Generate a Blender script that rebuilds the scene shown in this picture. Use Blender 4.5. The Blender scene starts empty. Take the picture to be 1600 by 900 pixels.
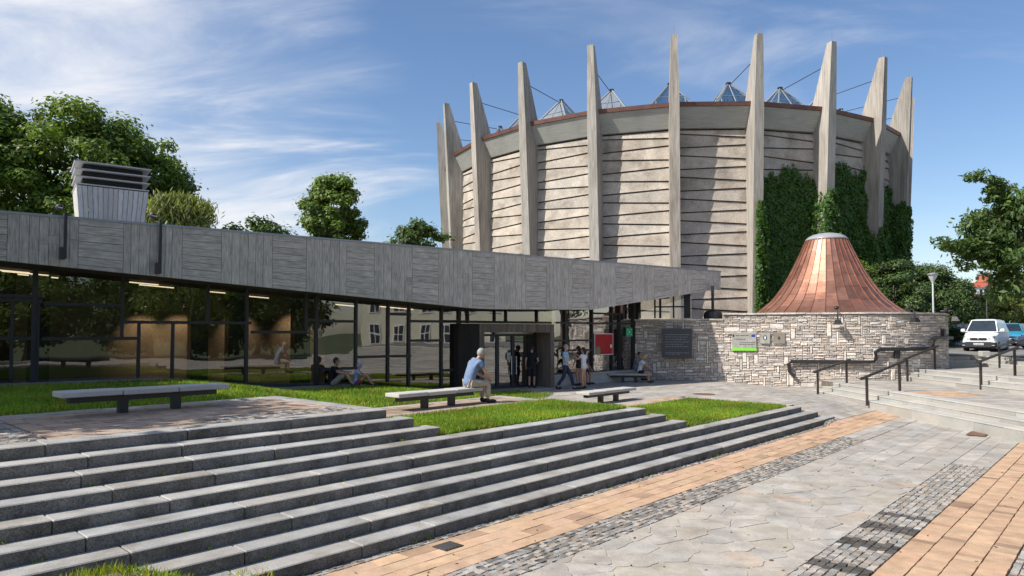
import bpy, math, random
import numpy as np
from math import sin, cos, tan, radians as R, pi, sqrt, atan2
from mathutils import Vector, Matrix

random.seed(7); RNG = np.random.default_rng(7)
S = bpy.context.scene; COL = S.collection

# ------------------------------------------------------------------ camera, sky, sun, exposure
EYE = 2.7; F = 1067.0; PITCH = R(2.0)
SHY = 70 - F*tan(PITCH)
cd = bpy.data.cameras.new('camera'); cam = bpy.data.objects.new('camera', cd); COL.objects.link(cam)
cam.location = (0, 0, EYE); cam.rotation_euler = (pi/2 + PITCH, 0, 0)
cd.sensor_width = 36; cd.lens = 36*F/1600; cd.shift_y = SHY/1600; cd.clip_end = 5000; cd.clip_start = .1
S.camera = cam
S.view_settings.view_transform = 'Standard'; S.view_settings.look = 'None'
S.view_settings.exposure = 0.34; S.view_settings.gamma = 1

SUN_AZ = R(180 + 65)          # clockwise from +Y
SUN_EL = R(45)
sd = Vector((sin(SUN_AZ)*cos(SUN_EL), cos(SUN_AZ)*cos(SUN_EL), sin(SUN_EL)))
sl = bpy.data.lights.new('sun', 'SUN'); so = bpy.data.objects.new('sun', sl); COL.objects.link(so)
sl.energy = 4.9; sl.angle = R(.5); sl.color = (1, .955, .885)
so.rotation_euler = sd.to_track_quat('Z', 'Y').to_euler(); so.location = (-30, -15, 40)

W_ = bpy.data.worlds.new('World'); S.world = W_; W_.use_nodes = True
nt = W_.node_tree; N = nt.nodes; L = nt.links
for n in list(N): N.remove(n)
out = N.new('ShaderNodeOutputWorld'); bg = N.new('ShaderNodeBackground'); L.new(bg.outputs[0], out.inputs[0])
sky = N.new('ShaderNodeTexSky'); sky.sky_type = 'NISHITA'; sky.sun_disc = False
sky.sun_elevation = SUN_EL; sky.sun_rotation = SUN_AZ; sky.air_density = 1.1; sky.dust_density = .6; sky.ozone_density = 2.2
bg.inputs[1].default_value = .122
def wm(op, a, b=None, c=None, clamp=False):
    m = N.new('ShaderNodeMath'); m.operation = op; m.use_clamp = clamp
    for i, v in enumerate((a, b, c)):
        if v is None: continue
        if isinstance(v, (int, float)): m.inputs[i].default_value = v
        else: L.new(v, m.inputs[i])
    return m.outputs[0]
def wss(x, lo, hi):
    m = N.new('ShaderNodeMapRange'); m.interpolation_type = 'SMOOTHSTEP'
    L.new(x, m.inputs[0]); m.inputs[1].default_value = lo; m.inputs[2].default_value = hi
    return m.outputs[0]
tc = N.new('ShaderNodeTexCoord'); sx = N.new('ShaderNodeSeparateXYZ'); L.new(tc.outputs['Generated'], sx.inputs[0])
dz = wm('MAXIMUM', sx.outputs[2], .02)
den = wm('ADD', dz, .22)
cx = wm('DIVIDE', sx.outputs[0], den); cy = wm('DIVIDE', sx.outputs[1], den)
cc = N.new('ShaderNodeCombineXYZ'); L.new(cx, cc.inputs[0]); L.new(cy, cc.inputs[1])
mp = N.new('ShaderNodeMapping'); L.new(cc.outputs[0], mp.inputs[0]); mp.inputs['Rotation'].default_value = (0, 0, R(32)); mp.inputs['Scale'].default_value = (.75, 2.0, 1)
n1 = N.new('ShaderNodeTexNoise'); L.new(mp.outputs[0], n1.inputs[0]); n1.inputs['Scale'].default_value = 1.3; n1.inputs['Detail'].default_value = 9; n1.inputs['Roughness'].default_value = .6; n1.inputs['Distortion'].default_value = .6
n2 = N.new('ShaderNodeTexNoise'); L.new(cc.outputs[0], n2.inputs[0]); n2.inputs['Scale'].default_value = .7; n2.inputs['Detail'].default_value = 4
az = wm('DIVIDE', sx.outputs[0], wm('MAXIMUM', wm('ABSOLUTE', sx.outputs[1]), .05))
az2 = wm('ADD', wm('ADD', az, wm('MULTIPLY', wm('SUBTRACT', dz, .3), .6)), wm('ADD', wm('MULTIPLY', wm('SUBTRACT', n2.outputs[0], .5), .8), wm('MULTIPLY', wm('SUBTRACT', n1.outputs[0], .5), -.7)))
left = wss(az2, -.16, -.5)
wisp = wm('MULTIPLY', wss(n1.outputs[0], .5, .74), wss(n2.outputs[0], .44, .62))
big = wm('MULTIPLY', left, wm('ADD', wm('MULTIPLY', wss(n1.outputs[0], .34, .62), .66), .24))
low = wm('MULTIPLY', wss(sx.outputs[2], .34, .02), wm('MULTIPLY', wss(n1.outputs[0], .4, .75), .2))
cl = wm('ADD', wm('ADD', big, wm('MULTIPLY', wisp, .5)), low, clamp=True)
mx = N.new('ShaderNodeMix'); mx.data_type = 'RGBA'; L.new(cl, mx.inputs['Factor'])
tm = N.new('ShaderNodeMix'); tm.data_type = 'RGBA'; tm.blend_type = 'MULTIPLY'; tm.inputs['Factor'].default_value = 1; L.new(sky.outputs[0], tm.inputs['A']); tm.inputs['B'].default_value = (.95, .93, .97, 1)
hs = N.new('ShaderNodeHueSaturation'); L.new(tm.outputs['Result'], hs.inputs['Color']); hs.inputs['Saturation'].default_value = 1.1; hs.inputs['Value'].default_value = 1.0
L.new(hs.outputs[0], mx.inputs['A']); mx.inputs['B'].default_value = (5.9, 6.0, 6.3, 1)
L.new(mx.outputs['Result'], bg.inputs[0])

# ------------------------------------------------------------------ helpers
def ray(px, py):
    xc = (px - 800)/F; yc = (-(py - 450) + SHY)/F
    return Vector((xc, cos(PITCH) - yc*sin(PITCH), sin(PITCH) + yc*cos(PITCH)))
CAM = Vector((0, 0, EYE))
def gp(px, py, z=0):
    d = ray(px, py); t = (z - EYE)/d.z
    return CAM + d*t
def at(px, py, Y):
    d = ray(px, py); return CAM + d*(Y/d.y)
def onp(px, py, P0, n):
    d = ray(px, py); return CAM + d*((Vector(P0) - CAM).dot(n)/d.dot(n))
UA = R(42.7); UX = Vector((sin(UA), cos(UA), 0)); VX = Vector((-cos(UA), sin(UA), 0))
ZX = Vector((0, 0, 1))
def W(u, v, z=0): return UX*u + VX*v + ZX*z
def uv_of(p): return p.dot(UX), p.dot(VX)
def sstep(a, b, x):
    t = min(1, max(0, (x - a)/(b - a))); return t*t*(3 - 2*t)

def tag(o, label=None, cat=None, group=None, kind=None):
    if label: o['label'] = label
    if cat: o['category'] = cat
    if group: o['group'] = group
    if kind: o['kind'] = kind
    return o
def empty(name, loc, rz=0, label=None, cat=None, group=None):
    o = bpy.data.objects.new(name, None); COL.objects.link(o); o.location = loc; o.rotation_euler = (0, 0, rz)
    o.empty_display_size = .2
    return tag(o, label, cat, group)
def mworld(o):
    m = Matrix.LocRotScale(o.location, o.rotation_euler, o.scale)
    return mworld(o.parent) @ m if o.parent else m
def link(o, parent=None):
    COL.objects.link(o)
    if parent: o.parent = parent
    return o
def copy_tree(o, parent=None):
    c = o.copy(); link(c, parent)
    for ch in list(o.children): copy_tree(ch, c)
    return c

class MB:
    def __init__(s): s.v = []; s.f = []; s.c = []; s.uv = []; s.m = []; s.cur = (1, 1, 1); s.mi = 0
    def face(s, pts, col=None, uv=None):
        b = len(s.v); s.v += [tuple(p) for p in pts]; s.f.append(tuple(range(b, b+len(pts))))
        s.c.append(col or s.cur); s.uv.append(uv); s.m.append(s.mi)
    def hexa(s, p, col=None, uvs=None):     # 8 points, bottom 0-3, top 4-7 (ccw from above)
        b = len(s.v); s.v += [tuple(q) for q in p]
        for k, f in enumerate(((3,2,1,0),(4,5,6,7),(0,1,5,4),(1,2,6,5),(2,3,7,6),(3,0,4,7))):
            s.f.append(tuple(b+i for i in f)); s.c.append(col or s.cur); s.uv.append(uvs); s.m.append(s.mi)
    def box(s, c, sz, ax=None, col=None):
        c = Vector(c); a = ax or (Vector((1,0,0)), Vector((0,1,0)), ZX)
        x, y, z = (Vector(a[i])*(sz[i]/2) for i in range(3))
        s.hexa([c-x-y-z, c+x-y-z, c+x+y-z, c-x+y-z, c-x-y+z, c+x-y+z, c+x+y+z, c-x+y+z], col)
    def bbox(s, c, sz, bv, ax=None, col=None):   # chamfered box
        c = Vector(c); a = ax or (Vector((1,0,0)), Vector((0,1,0)), ZX); b = len(s.v)
        hx, hy, hz = sz[0]/2, sz[1]/2, sz[2]/2; idx = {}
        for sx_ in (-1,1):
            for sy in (-1,1):
                for sz_ in (-1,1):
                    for k in range(3):
                        q = [sx_*hx, sy*hy, sz_*hz]
                        for j in range(3):
                            if j != k: q[j] -= (sx_,sy,sz_)[j]*bv
                        idx[(sx_,sy,sz_,k)] = len(s.v); s.v.append(tuple(c + Vector(a[0])*q[0] + Vector(a[1])*q[1] + Vector(a[2])*q[2]))
        def add(f): s.f.append(tuple(f)); s.c.append(col or s.cur); s.uv.append(None); s.m.append(s.mi)
        for k in range(3):
            o1, o2 = (k+1)%3, (k+2)%3
            for g in (-1,1):
                def key(p, q):
                    t = [0,0,0]; t[k]=g; t[o1]=p; t[o2]=q; return tuple(t)+(k,)
                f = [idx[key(-1,-1)], idx[key(1,-1)], idx[key(1,1)], idx[key(-1,1)]]
                add(f if g > 0 else f[::-1])
        for k in range(3):
            o1, o2 = (k+1)%3, (k+2)%3
            for p in (-1,1):
                for q in (-1,1):
                    def kk(g, w):
                        t=[0,0,0]; t[k]=g; t[o1]=p; t[o2]=q; return tuple(t)+(w,)
                    f = [idx[kk(-1,o1)], idx[kk(1,o1)], idx[kk(1,o2)], idx[kk(-1,o2)]]
                    add(f if p*q > 0 else f[::-1])
        for x in (-1,1):
            for y in (-1,1):
                for z in (-1,1):
                    f = [idx[(x,y,z,0)], idx[(x,y,z,1)], idx[(x,y,z,2)]]
                    add(f if x*y*z > 0 else f[::-1])
    def tube(s, path, rad, n=8, cap=True, col=None, sq=False):
        path = [Vector(p) for p in path]; rings = []
        if isinstance(rad, (int, float)): rad = [rad]*len(path)
        for i, p in enumerate(path):
            t = (path[min(i+1, len(path)-1)] - path[max(i-1, 0)]).normalized()
            up = ZX if abs(t.z) < .95 else Vector((1, 0, 0))
            a = t.cross(up).normalized(); b = a.cross(t).normalized()
            rings.append(len(s.v))
            for k in range(n):
                an = 2*pi*(k + (.5 if sq else 0))/n
                q = p + (a*cos(an) + b*sin(an))*rad[i]; s.v.append(tuple(q))
        for i in range(len(path)-1):
            for k in range(n):
                s.f.append((rings[i]+k, rings[i]+(k+1)%n, rings[i+1]+(k+1)%n, rings[i+1]+k)); s.c.append(col or s.cur); s.uv.append(None); s.m.append(s.mi)
        if cap:
            s.f.append(tuple(rings[0]+k for k in range(n))[::-1]); s.f.append(tuple(rings[-1]+k for k in range(n)))
            s.c += [col or s.cur]*2; s.uv += [None]*2; s.m += [s.mi]*2
    def lathe(s, prof, c, n=32, col=None, a0=0, a1=2*pi):
        c = Vector(c); b = len(s.v); full = abs(a1-a0-2*pi) < 1e-6; m = n if full else n+1
        for r, z in prof:
            for k in range(m):
                an = a0 + (a1-a0)*k/n; s.v.append((c.x + r*cos(an), c.y + r*sin(an), c.z + z))
        for i in range(len(prof)-1):
            for k in range(n):
                k2 = (k+1) % m
                s.f.append((b+i*m+k, b+i*m+k2, b+(i+1)*m+k2, b+(i+1)*m+k)); s.c.append(col or s.cur); s.uv.append(None); s.m.append(s.mi)
    def sphere(s, c, r, n=12, m=8, ax=None, col=None):
        c = Vector(c); a = ax or (Vector((1,0,0)), Vector((0,1,0)), ZX)
        if isinstance(r, (int, float)): r = (r, r, r)
        b = len(s.v)
        for i in range(m+1):
            th = pi*i/m
            for k in range(n):
                ph = 2*pi*k/n
                s.v.append(tuple(c + a[0]*(r[0]*sin(th)*cos(ph)) + a[1]*(r[1]*sin(th)*sin(ph)) - a[2]*(r[2]*cos(th))))
        for i in range(m):
            for k in range(n):
                s.f.append((b+i*n+k, b+i*n+(k+1)%n, b+(i+1)*n+(k+1)%n, b+(i+1)*n+k)); s.c.append(col or s.cur); s.uv.append(None); s.m.append(s.mi)
    def build(s, name, mat, parent=None, smooth=False, local=False, bevel=0):
        me = bpy.data.meshes.new(name); v = s.v
        if parent is not None and not local:
            mi = mworld(parent).inverted(); v = [tuple(mi @ Vector(p)) for p in v]
        me.from_pydata(v, [], s.f)
        mats = mat if isinstance(mat, (list, tuple)) else [mat]
        for m_ in mats: me.materials.append(m_)
        if len(mats) > 1: me.polygons.foreach_set('material_index', s.m)
        if True:
            a = me.attributes.new('Col', 'FLOAT_COLOR', 'FACE')
            a.data.foreach_set('color', np.array([(c[0], c[1], c[2], 1) for c in s.c], dtype=np.float32).ravel())
        if any(u is not None for u in s.uv):
            ul = me.uv_layers.new(name='UVMap'); arr = []
            for f, u in zip(s.f, s.uv):
                if u is None: arr += [(0, 0)]*len(f)
                elif len(u) == len(f): arr += list(u)
                else: arr += [tuple(u[0])]*len(f)
            ul.data.foreach_set('uv', np.array(arr, dtype=np.float32).ravel())
        if smooth: me.polygons.foreach_set('use_smooth', [True]*len(me.polygons))
        me.update()
        o = bpy.data.objects.new(name, me); link(o, parent)
        if bevel:
            b = o.modifiers.new('bevel', 'BEVEL'); b.width = bevel; b.segments = 2; b.limit_method = 'ANGLE'
        return o

# ------------------------------------------------------------------ materials
MATS = {}
def nodes(name):
    m = bpy.data.materials.new(name); m.use_nodes = True; t = m.node_tree
    p = t.nodes['Principled BSDF']; MATS[name] = m
    return m, t, p
def mat(name, col, var=.25, scale=2.0, rough=.8, bump=.15, bscale=60, metal=0, attr=False, stretch=(1,1,1), spec=.4,
        coord='Object', speck=0, sscale=120, stain=0, stscale=.6, stcol=(.25,.22,.18), emit=0, bdist=.01, streak=0):
    m, t, p = nodes(name); n = t.nodes; l = t.links
    tcn = n.new('ShaderNodeTexCoord'); mpn = n.new('ShaderNodeMapping'); l.new(tcn.outputs[coord], mpn.inputs[0]); mpn.inputs['Scale'].default_value = stretch
    nz = n.new('ShaderNodeTexNoise'); l.new(mpn.outputs[0], nz.inputs[0]); nz.inputs['Scale'].default_value = scale; nz.inputs['Detail'].default_value = 8; nz.inputs['Roughness'].default_value = .62
    mr = n.new('ShaderNodeMapRange'); l.new(nz.outputs[0], mr.inputs[0]); mr.inputs[1].default_value = .25; mr.inputs[2].default_value = .75; mr.inputs[3].default_value = 1-var; mr.inputs[4].default_value = 1+var
    def mul(a, b, bt='MULTIPLY', fac=1.0):
        x = n.new('ShaderNodeMix'); x.data_type = 'RGBA'; x.blend_type = bt; x.inputs['Factor'].default_value = fac if isinstance(fac, float) else 1
        if not isinstance(fac, float): l.new(fac, x.inputs['Factor'])
        for s_, k in ((a, 'A'), (b, 'B')):
            if isinstance(s_, tuple): x.inputs[k].default_value = (*s_, 1)
            else: l.new(s_, x.inputs[k])
        return x.outputs['Result']
    c = mul((col[0], col[1], col[2]), mr.outputs[0])
    if attr:
        an = n.new('ShaderNodeAttribute'); an.attribute_name = 'Col'; c = mul(c, an.outputs['Color'])
    if speck:
        n3 = n.new('ShaderNodeTexNoise'); l.new(tcn.outputs[coord], n3.inputs[0]); n3.inputs['Scale'].default_value = sscale; n3.inputs['Detail'].default_value = 2
        m3 = n.new('ShaderNodeMapRange'); l.new(n3.outputs[0], m3.inputs[0]); m3.inputs[1].default_value = .3; m3.inputs[2].default_value = .7; m3.inputs[3].default_value = 1-speck; m3.inputs[4].default_value = 1+speck
        c = mul(c, m3.outputs[0])
    if stain:
        n4 = n.new('ShaderNodeTexNoise'); m5 = n.new('ShaderNodeMapping'); l.new(tcn.outputs[coord], m5.inputs[0]); m5.inputs['Scale'].default_value = (1, 1, .25 if streak else 1)
        l.new(m5.outputs[0], n4.inputs[0]); n4.inputs['Scale'].default_value = stscale; n4.inputs['Detail'].default_value = 7; n4.inputs['Roughness'].default_value = .65
        m4 = n.new('ShaderNodeMapRange'); l.new(n4.outputs[0], m4.inputs[0]); m4.inputs[1].default_value = .48; m4.inputs[2].default_value = .72; m4.inputs[3].default_value = 0; m4.inputs[4].default_value = stain
        c = mul(c, stcol, 'MULTIPLY', m4.outputs[0])
    l.new(c, p.inputs['Base Color'])
    p.inputs['Roughness'].default_value = rough; p.inputs['Metallic'].default_value = metal; p.inputs['Specular IOR Level'].default_value = spec
    if bump:
        nb = n.new('ShaderNodeTexNoise'); l.new(mpn.outputs[0], nb.inputs[0]); nb.inputs['Scale'].default_value = bscale; nb.inputs['Detail'].default_value = 5
        bn = n.new('ShaderNodeBump'); bn.inputs['Strength'].default_value = bump; bn.inputs['Distance'].default_value = bdist
        l.new(nb.outputs[0], bn.inputs['Height']); l.new(bn.outputs[0], p.inputs['Normal'])
    if emit:
        l.new(c, p.inputs['Emission Color']); p.inputs['Emission Strength'].default_value = emit
    return m
def leafmat(name, col, rough=.5, trans=.35, attr=True, spec=.35):
    m, t, p = nodes(name); n = t.nodes; l = t.links
    an = n.new('ShaderNodeAttribute'); an.attribute_name = 'Col'
    x = n.new('ShaderNodeMix'); x.data_type = 'RGBA'; x.blend_type = 'MULTIPLY'; x.inputs['Factor'].default_value = 1
    x.inputs['A'].default_value = (*col, 1); l.new(an.outputs['Color'], x.inputs['B'])
    l.new(x.outputs['Result'], p.inputs['Base Color']); p.inputs['Roughness'].default_value = rough; p.inputs['Specular IOR Level'].default_value = spec
    tr = n.new('ShaderNodeBsdfTranslucent')
    y = n.new('ShaderNodeMix'); y.data_type = 'RGBA'; y.blend_type = 'MULTIPLY'; y.inputs['Factor'].default_value = 1
    l.new(x.outputs['Result'], y.inputs['A']); y.inputs['B'].default_value = (1.5, 1.6, .6, 1); l.new(y.outputs['Result'], tr.inputs['Color'])
    ms = n.new('ShaderNodeMixShader'); ms.inputs[0].default_value = trans
    l.new(p.outputs[0], ms.inputs[1]); l.new(tr.outputs[0], ms.inputs[2]); l.new(ms.outputs[0], t.nodes['Material Output'].inputs[0])
    return m
def glassmat(name, tint=(.75,.8,.75), refl=.12, rough=.0, edge=.55, wav=0):
    m, t, p = nodes(name); n = t.nodes; l = t.links; n.remove(p)
    tr = n.new('ShaderNodeBsdfTransparent'); tr.inputs[0].default_value = (*tint, 1)
    gl = n.new('ShaderNodeBsdfGlossy'); gl.inputs['Roughness'].default_value = rough; gl.inputs['Color'].default_value = (1, 1, 1, 1)
    lw = n.new('ShaderNodeLayerWeight'); lw.inputs['Blend'].default_value = .5
    mr = n.new('ShaderNodeMapRange'); l.new(lw.outputs['Facing'], mr.inputs[0]); mr.inputs[3].default_value = refl; mr.inputs[4].default_value = edge
    ms = n.new('ShaderNodeMixShader'); l.new(mr.outputs[0], ms.inputs[0]); l.new(tr.outputs[0], ms.inputs[1]); l.new(gl.outputs[0], ms.inputs[2])
    if wav:
        tcn = n.new('ShaderNodeTexCoord'); nb = n.new('ShaderNodeTexNoise'); l.new(tcn.outputs['Object'], nb.inputs[0]); nb.inputs['Scale'].default_value = .9; nb.inputs['Detail'].default_value = 1
        bn = n.new('ShaderNodeBump'); bn.inputs['Strength'].default_value = wav; bn.inputs['Distance'].default_value = .03; l.new(nb.outputs[0], bn.inputs['Height']); l.new(bn.outputs[0], gl.inputs['Normal'])
    l.new(ms.outputs[0], n['Material Output'].inputs[0])
    return m
def emitmat(name, col, st):
    m, t, p = nodes(name); p.inputs['Base Color'].default_value = (*col, 1); p.inputs['Emission Color'].default_value = (*col, 1); p.inputs['Emission Strength'].default_value = st
    return m
M_board = mat('board_marked_concrete', (.50,.445,.39), var=.45, scale=1.6, coord='UV', stretch=(14,1.6,1), rough=.85, bump=.35, bscale=5, attr=True, stain=.5, stscale=1.3, stcol=(.5,.5,.5), bdist=.01)
M_pillar = mat('pillar_concrete', (.36,.325,.28), var=.42, scale=2.2, stretch=(5,5,.22), rough=.88, bump=.3, bscale=9, attr=True, stain=.8, stscale=.6, stcol=(.42,.39,.36), streak=1)
M_panel = mat('pebble_panel_concrete', (.45,.395,.33), var=.3, scale=.9, rough=.92, bump=.6, bscale=30, attr=True, speck=.35, sscale=26, stain=.8, stscale=.7, stcol=(.45,.41,.38), bdist=.03)
M_cornice = mat('cornice_concrete', (.37,.365,.33), var=.2, scale=2, stretch=(.5,.5,9), rough=.85, bump=.3, bscale=5, stain=.4, stcol=(.5,.5,.48), stscale=.5)
M_dark = mat('dark_joint', (.03,.028,.025), var=.3, rough=.9, bump=0)
M_copper = mat('copper_sheet', (.36,.18,.125), var=.3, scale=1.6, rough=.46, bump=.15, bscale=6, metal=.7, attr=True, stain=.35, stscale=1.1, stcol=(.55,.38,.33), bdist=.02)
M_copedge = mat('copper_edging', (.17,.085,.068), var=.35, scale=1.5, rough=.5, bump=.05, metal=.5)
M_roof = mat('roof_felt', (.16,.16,.17), var=.2, rough=.9)
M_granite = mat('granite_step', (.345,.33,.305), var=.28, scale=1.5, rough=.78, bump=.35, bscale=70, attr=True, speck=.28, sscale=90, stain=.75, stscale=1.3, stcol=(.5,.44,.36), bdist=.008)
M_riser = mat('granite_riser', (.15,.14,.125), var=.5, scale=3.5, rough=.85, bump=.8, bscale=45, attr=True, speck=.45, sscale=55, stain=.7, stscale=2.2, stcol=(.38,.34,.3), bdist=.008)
M_pale = mat('pale_stone_step', (.42,.405,.37), var=.18, scale=1.8, rough=.8, bump=.3, bscale=60, attr=True, speck=.18, sscale=90, stain=.35, stscale=.9, stcol=(.6,.56,.5), bdist=.006)
M_flag = mat('flagstone', (.39,.357,.312), var=.3, scale=2.6, rough=.75, bump=.5, bscale=22, attr=True, speck=.16, sscale=80, stain=.4, stscale=1.4, stcol=(.6,.55,.48), bdist=.012)
M_joint = mat('sandy_joint', (.15,.125,.10), var=.4, scale=6, rough=.95, bump=.6, bscale=80)
M_tile = mat('orange_clay_paver', (.50,.335,.21), var=.24, scale=4, rough=.7, bump=.3, bscale=40, attr=True, speck=.12, sscale=60, stain=.4, stscale=.9, stcol=(.55,.47,.42), bdist=.006)
M_clay_shade = mat('shade_toned_clay_paver', (.40,.295,.215), var=.25, scale=4, rough=.8, bump=.3, bscale=40, attr=True, speck=.15, sscale=60, stain=.6, stscale=.9, stcol=(.5,.46,.44), bdist=.006)  # clay colour darkened and greyed to carry the tree shade on the terrace
M_sett = mat('granite_sett', (.29,.26,.225), var=.3, scale=12, rough=.75, bump=.7, bscale=60, attr=True, speck=.25, sscale=120, bdist=.01)
M_wall = mat('limestone_masonry', (.68,.61,.54), var=.25, scale=6, rough=.9, bump=.9, bscale=16, attr=True, speck=.15, sscale=60, stain=.4, stscale=.8, stcol=(.55,.5,.45), bdist=.03)
M_mortar = mat('mortar', (.26,.23,.2), var=.3, rough=.95)
M_black = mat('black_steel', (.022,.021,.022), var=.2, rough=.45, bump=.05, spec=.5)
M_rail = mat('brown_black_steel', (.035,.026,.024), var=.25, rough=.45, bump=.05, spec=.5)
M_frame = mat('dark_window_frame', (.028,.027,.03), var=.2, rough=.5, bump=0)
M_portal = mat('brown_portal_concrete', (.13,.105,.085), var=.4, scale=2, stretch=(5,5,.5), rough=.85, bump=.3, bscale=8, attr=True)
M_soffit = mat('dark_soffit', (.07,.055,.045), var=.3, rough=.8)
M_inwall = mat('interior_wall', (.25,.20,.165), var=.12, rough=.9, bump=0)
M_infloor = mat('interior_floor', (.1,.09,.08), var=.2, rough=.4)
M_earth = mat('dry_earth', (.16,.125,.07), var=.4, scale=5, rough=.95, bump=.5)
M_lawn = mat('lawn_soil', (.075,.11,.022), var=.4, scale=3, rough=.95, bump=.6, bscale=30)
M_ground = mat('far_ground', (.08,.1,.035), var=.35, scale=.1, rough=.95, bump=0)
M_asphalt = mat('car_park_surface', (.2,.19,.175), var=.25, scale=.8, rough=.9, bump=.3)
M_skyf = mat('skylight_frame', (.2,.22,.23), var=.1, rough=.5, bump=0)
M_zinc = mat('zinc_flashing', (.3,.31,.33), var=.15, rough=.45, metal=.6, bump=0)
M_white2 = mat('pale_metal', (.5,.5,.5), var=.1, rough=.5, bump=0)
M_white = mat('white_metal', (.75,.75,.74), var=.05, rough=.4, bump=0)
M_bark = mat('bark', (.11,.085,.06), var=.4, scale=6, stretch=(3,3,.5), rough=.95, bump=.8, bscale=14, bdist=.03)
M_leafA = leafmat('leaf_bright', (.125,.185,.035)); M_leafB = leafmat('leaf_dark', (.07,.115,.028)); M_leafC = leafmat('leaf_yellowish', (.2,.22,.06))
M_leafD = leafmat('leaf_cool', (.085,.14,.042)); M_ivy = leafmat('ivy_leaf', (.07,.145,.026), trans=.3, rough=.5); M_grass = leafmat('grass_blade', (.17,.29,.03), trans=.4, rough=.55)
M_conifer = leafmat('conifer', (.06,.10,.026), trans=.15)
G_pane = glassmat('window_glass', (.6,.6,.54), .13, 0, .7, wav=.12)
G_sky = glassmat('skylight_glass', (.52,.68,.68), .35, .02, .8)
M_pale_bldg = mat('pale_render', (.62,.6,.48), var=.1, rough=.9, bump=0)
M_red = mat('red_poster', (.45,.012,.018), var=.1, rough=.5, bump=0)
M_green = mat('green_sign', (.03,.42,.2), var=.1, rough=.5, bump=0)
M_lime = mat('lime_band', (.22,.65,.05), var=.05, rough=.5, bump=0)
M_plate = mat('acrylic_plate', (.36,.35,.31), var=.3, scale=5, rough=.25, bump=0)
M_slate = mat('dark_slate_plaque', (.045,.05,.06), var=.2, rough=.3, bump=0)
M_silver = mat('silver_lettering', (.2,.21,.23), var=.1, rough=.4, bump=0)
M_brick = mat('red_brick', (.42,.14,.075), var=.3, scale=2, rough=.9)
M_redroof = mat('red_roof_tile', (.42,.1,.06), var=.3, scale=3, rough=.85)
M_fence = mat('grey_fence_panel', (.4,.42,.43), var=.15, rough=.8)

# ------------------------------------------------------------------ ground
RIS = .15; TRD = .36; V9 = 6.95
VN = {k: V9 + (9-k)*TRD for k in range(1, 10)}         # nosing positions, 1 = top step
UEND = {1: 7.4, 2: 7.72, 3: 8.02, 4: 14.2, 5: 14.52, 6: 14.85, 7: 21.3, 8: 21.65, 9: 22.05}
def zf(u, v):
    p = W(u, v); z = .45*sstep(6, 9, v)*(sstep(20.6, 21.4, u) if v < 7.7 else 1)
    if v < 6.9 and u < 21: z = 0
    z *= 1 - .45*sstep(9.5, 12.2, p.x)
    return z
def sheet(name, u0, u1, v0, v1, z, m, step=.5, cond=None, kind='structure'):
    b = MB(); nu = max(1, round((u1-u0)/step)); nv = max(1, round((v1-v0)/step)); idx = {}
    for i in range(nu+1):
        for j in range(nv+1):
            u = u0+(u1-u0)*i/nu; v = v0+(v1-v0)*j/nv
            idx[i, j] = len(b.v); b.v.append(tuple(W(u, v, z(u, v) if callable(z) else z)))
    for i in range(nu):
        for j in range(nv):
            u = u0+(u1-u0)*(i+.5)/nu; v = v0+(v1-v0)*(j+.5)/nv
            if cond and not cond(u, v): continue
            b.f.append((idx[i,j], idx[i+1,j], idx[i+1,j+1], idx[i,j+1])); b.c.append((1,1,1)); b.uv.append(None); b.m.append(0)
    o = b.build(name, m); tag(o, kind=kind); return o
b = MB(); b.face([(-600,-600,-.5),(600,-600,-.5),(900,3000,-.5),(-900,3000,-.5)]); tag(b.build('ground', M_ground), kind='structure')
sheet('plaza_bed', -30, 42, -30, 26, lambda u, v: zf(u, v) - .05, M_joint, .5, cond=lambda u, v: v < 7 or u > 14 )

def rnd(a=.85, b=1.15): return random.uniform(a, b)
def tint(lo, hi, warm=.05):
    g = random.uniform(lo, hi); w = random.uniform(-warm, warm); return (g*(1+w), g, g*(1-w))
def paver(b, u, v, du, dv, zfun, th=.05, gap=.008, col=None, jz=.003, tilt=.003):
    z = zfun(u, v) if callable(zfun) else zfun
    p = []
    for top in (0, 1):
        for a, c in ((-1,-1),(1,-1),(1,1),(-1,1)):
            uu = u + a*(du-gap)/2; vv = v + c*(dv-gap)/2
            zz = (zfun(uu, vv) if callable(zfun) else zfun)
            p.append((uu, vv, zz, top))
    j = random.uniform(-jz, jz); t1 = random.uniform(-tilt, tilt); t2 = random.uniform(-tilt, tilt)
    # handedness: (u,v,z) is right handed
    pts = [W(q[0], q[1], q[2] - (th if not q[3] else 0) + (j + t1*(1 if q[0] > u else -1) + t2*(1 if q[1] > v else -1))) for q in p]
    b.hexa(pts, col)
def tiles(name, u0, u1, v0, v1, du, dv, z, m, colf, gap=.01, stagger=.5, cond=None, jz=.003, tilt=.002, along='u'):
    b = MB()
    nv = max(1, round((v1-v0)/dv)); dv = (v1-v0)/nv
    for j in range(nv):
        v = v0+dv*(j+.5); u = u0 - random.random()*du*stagger
        while u < u1:
            d = du*(random.uniform(.94, 1.06)); c = u+d/2
            a, e = max(u, u0), min(u+d, u1)
            if e-a > .04 and (not cond or cond((a+e)/2, v)): paver(b, (a+e)/2, v, e-a, dv, z, gap=gap, col=colf(), jz=jz, tilt=tilt)
            u += d
    o = b.build(name, m); tag(o, kind='structure'); return o
orange = lambda: (lambda g, w: (g*rnd(.97,1.03), g*w, g*w*rnd(.95,1.08)))(random.choice([.72,.9,.95,1,1,1,1,1.04,1.07]), random.uniform(.96,1.03))
settc = lambda: tint(.45, 1.45, .08)
flagc = lambda: tint(.75, 1.12, .06)
palec = lambda: tint(.82, 1.08, .03)

sheet('far_plaza', -10, 40, -34, -9.02, -.01, M_flag, 5)
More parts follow.
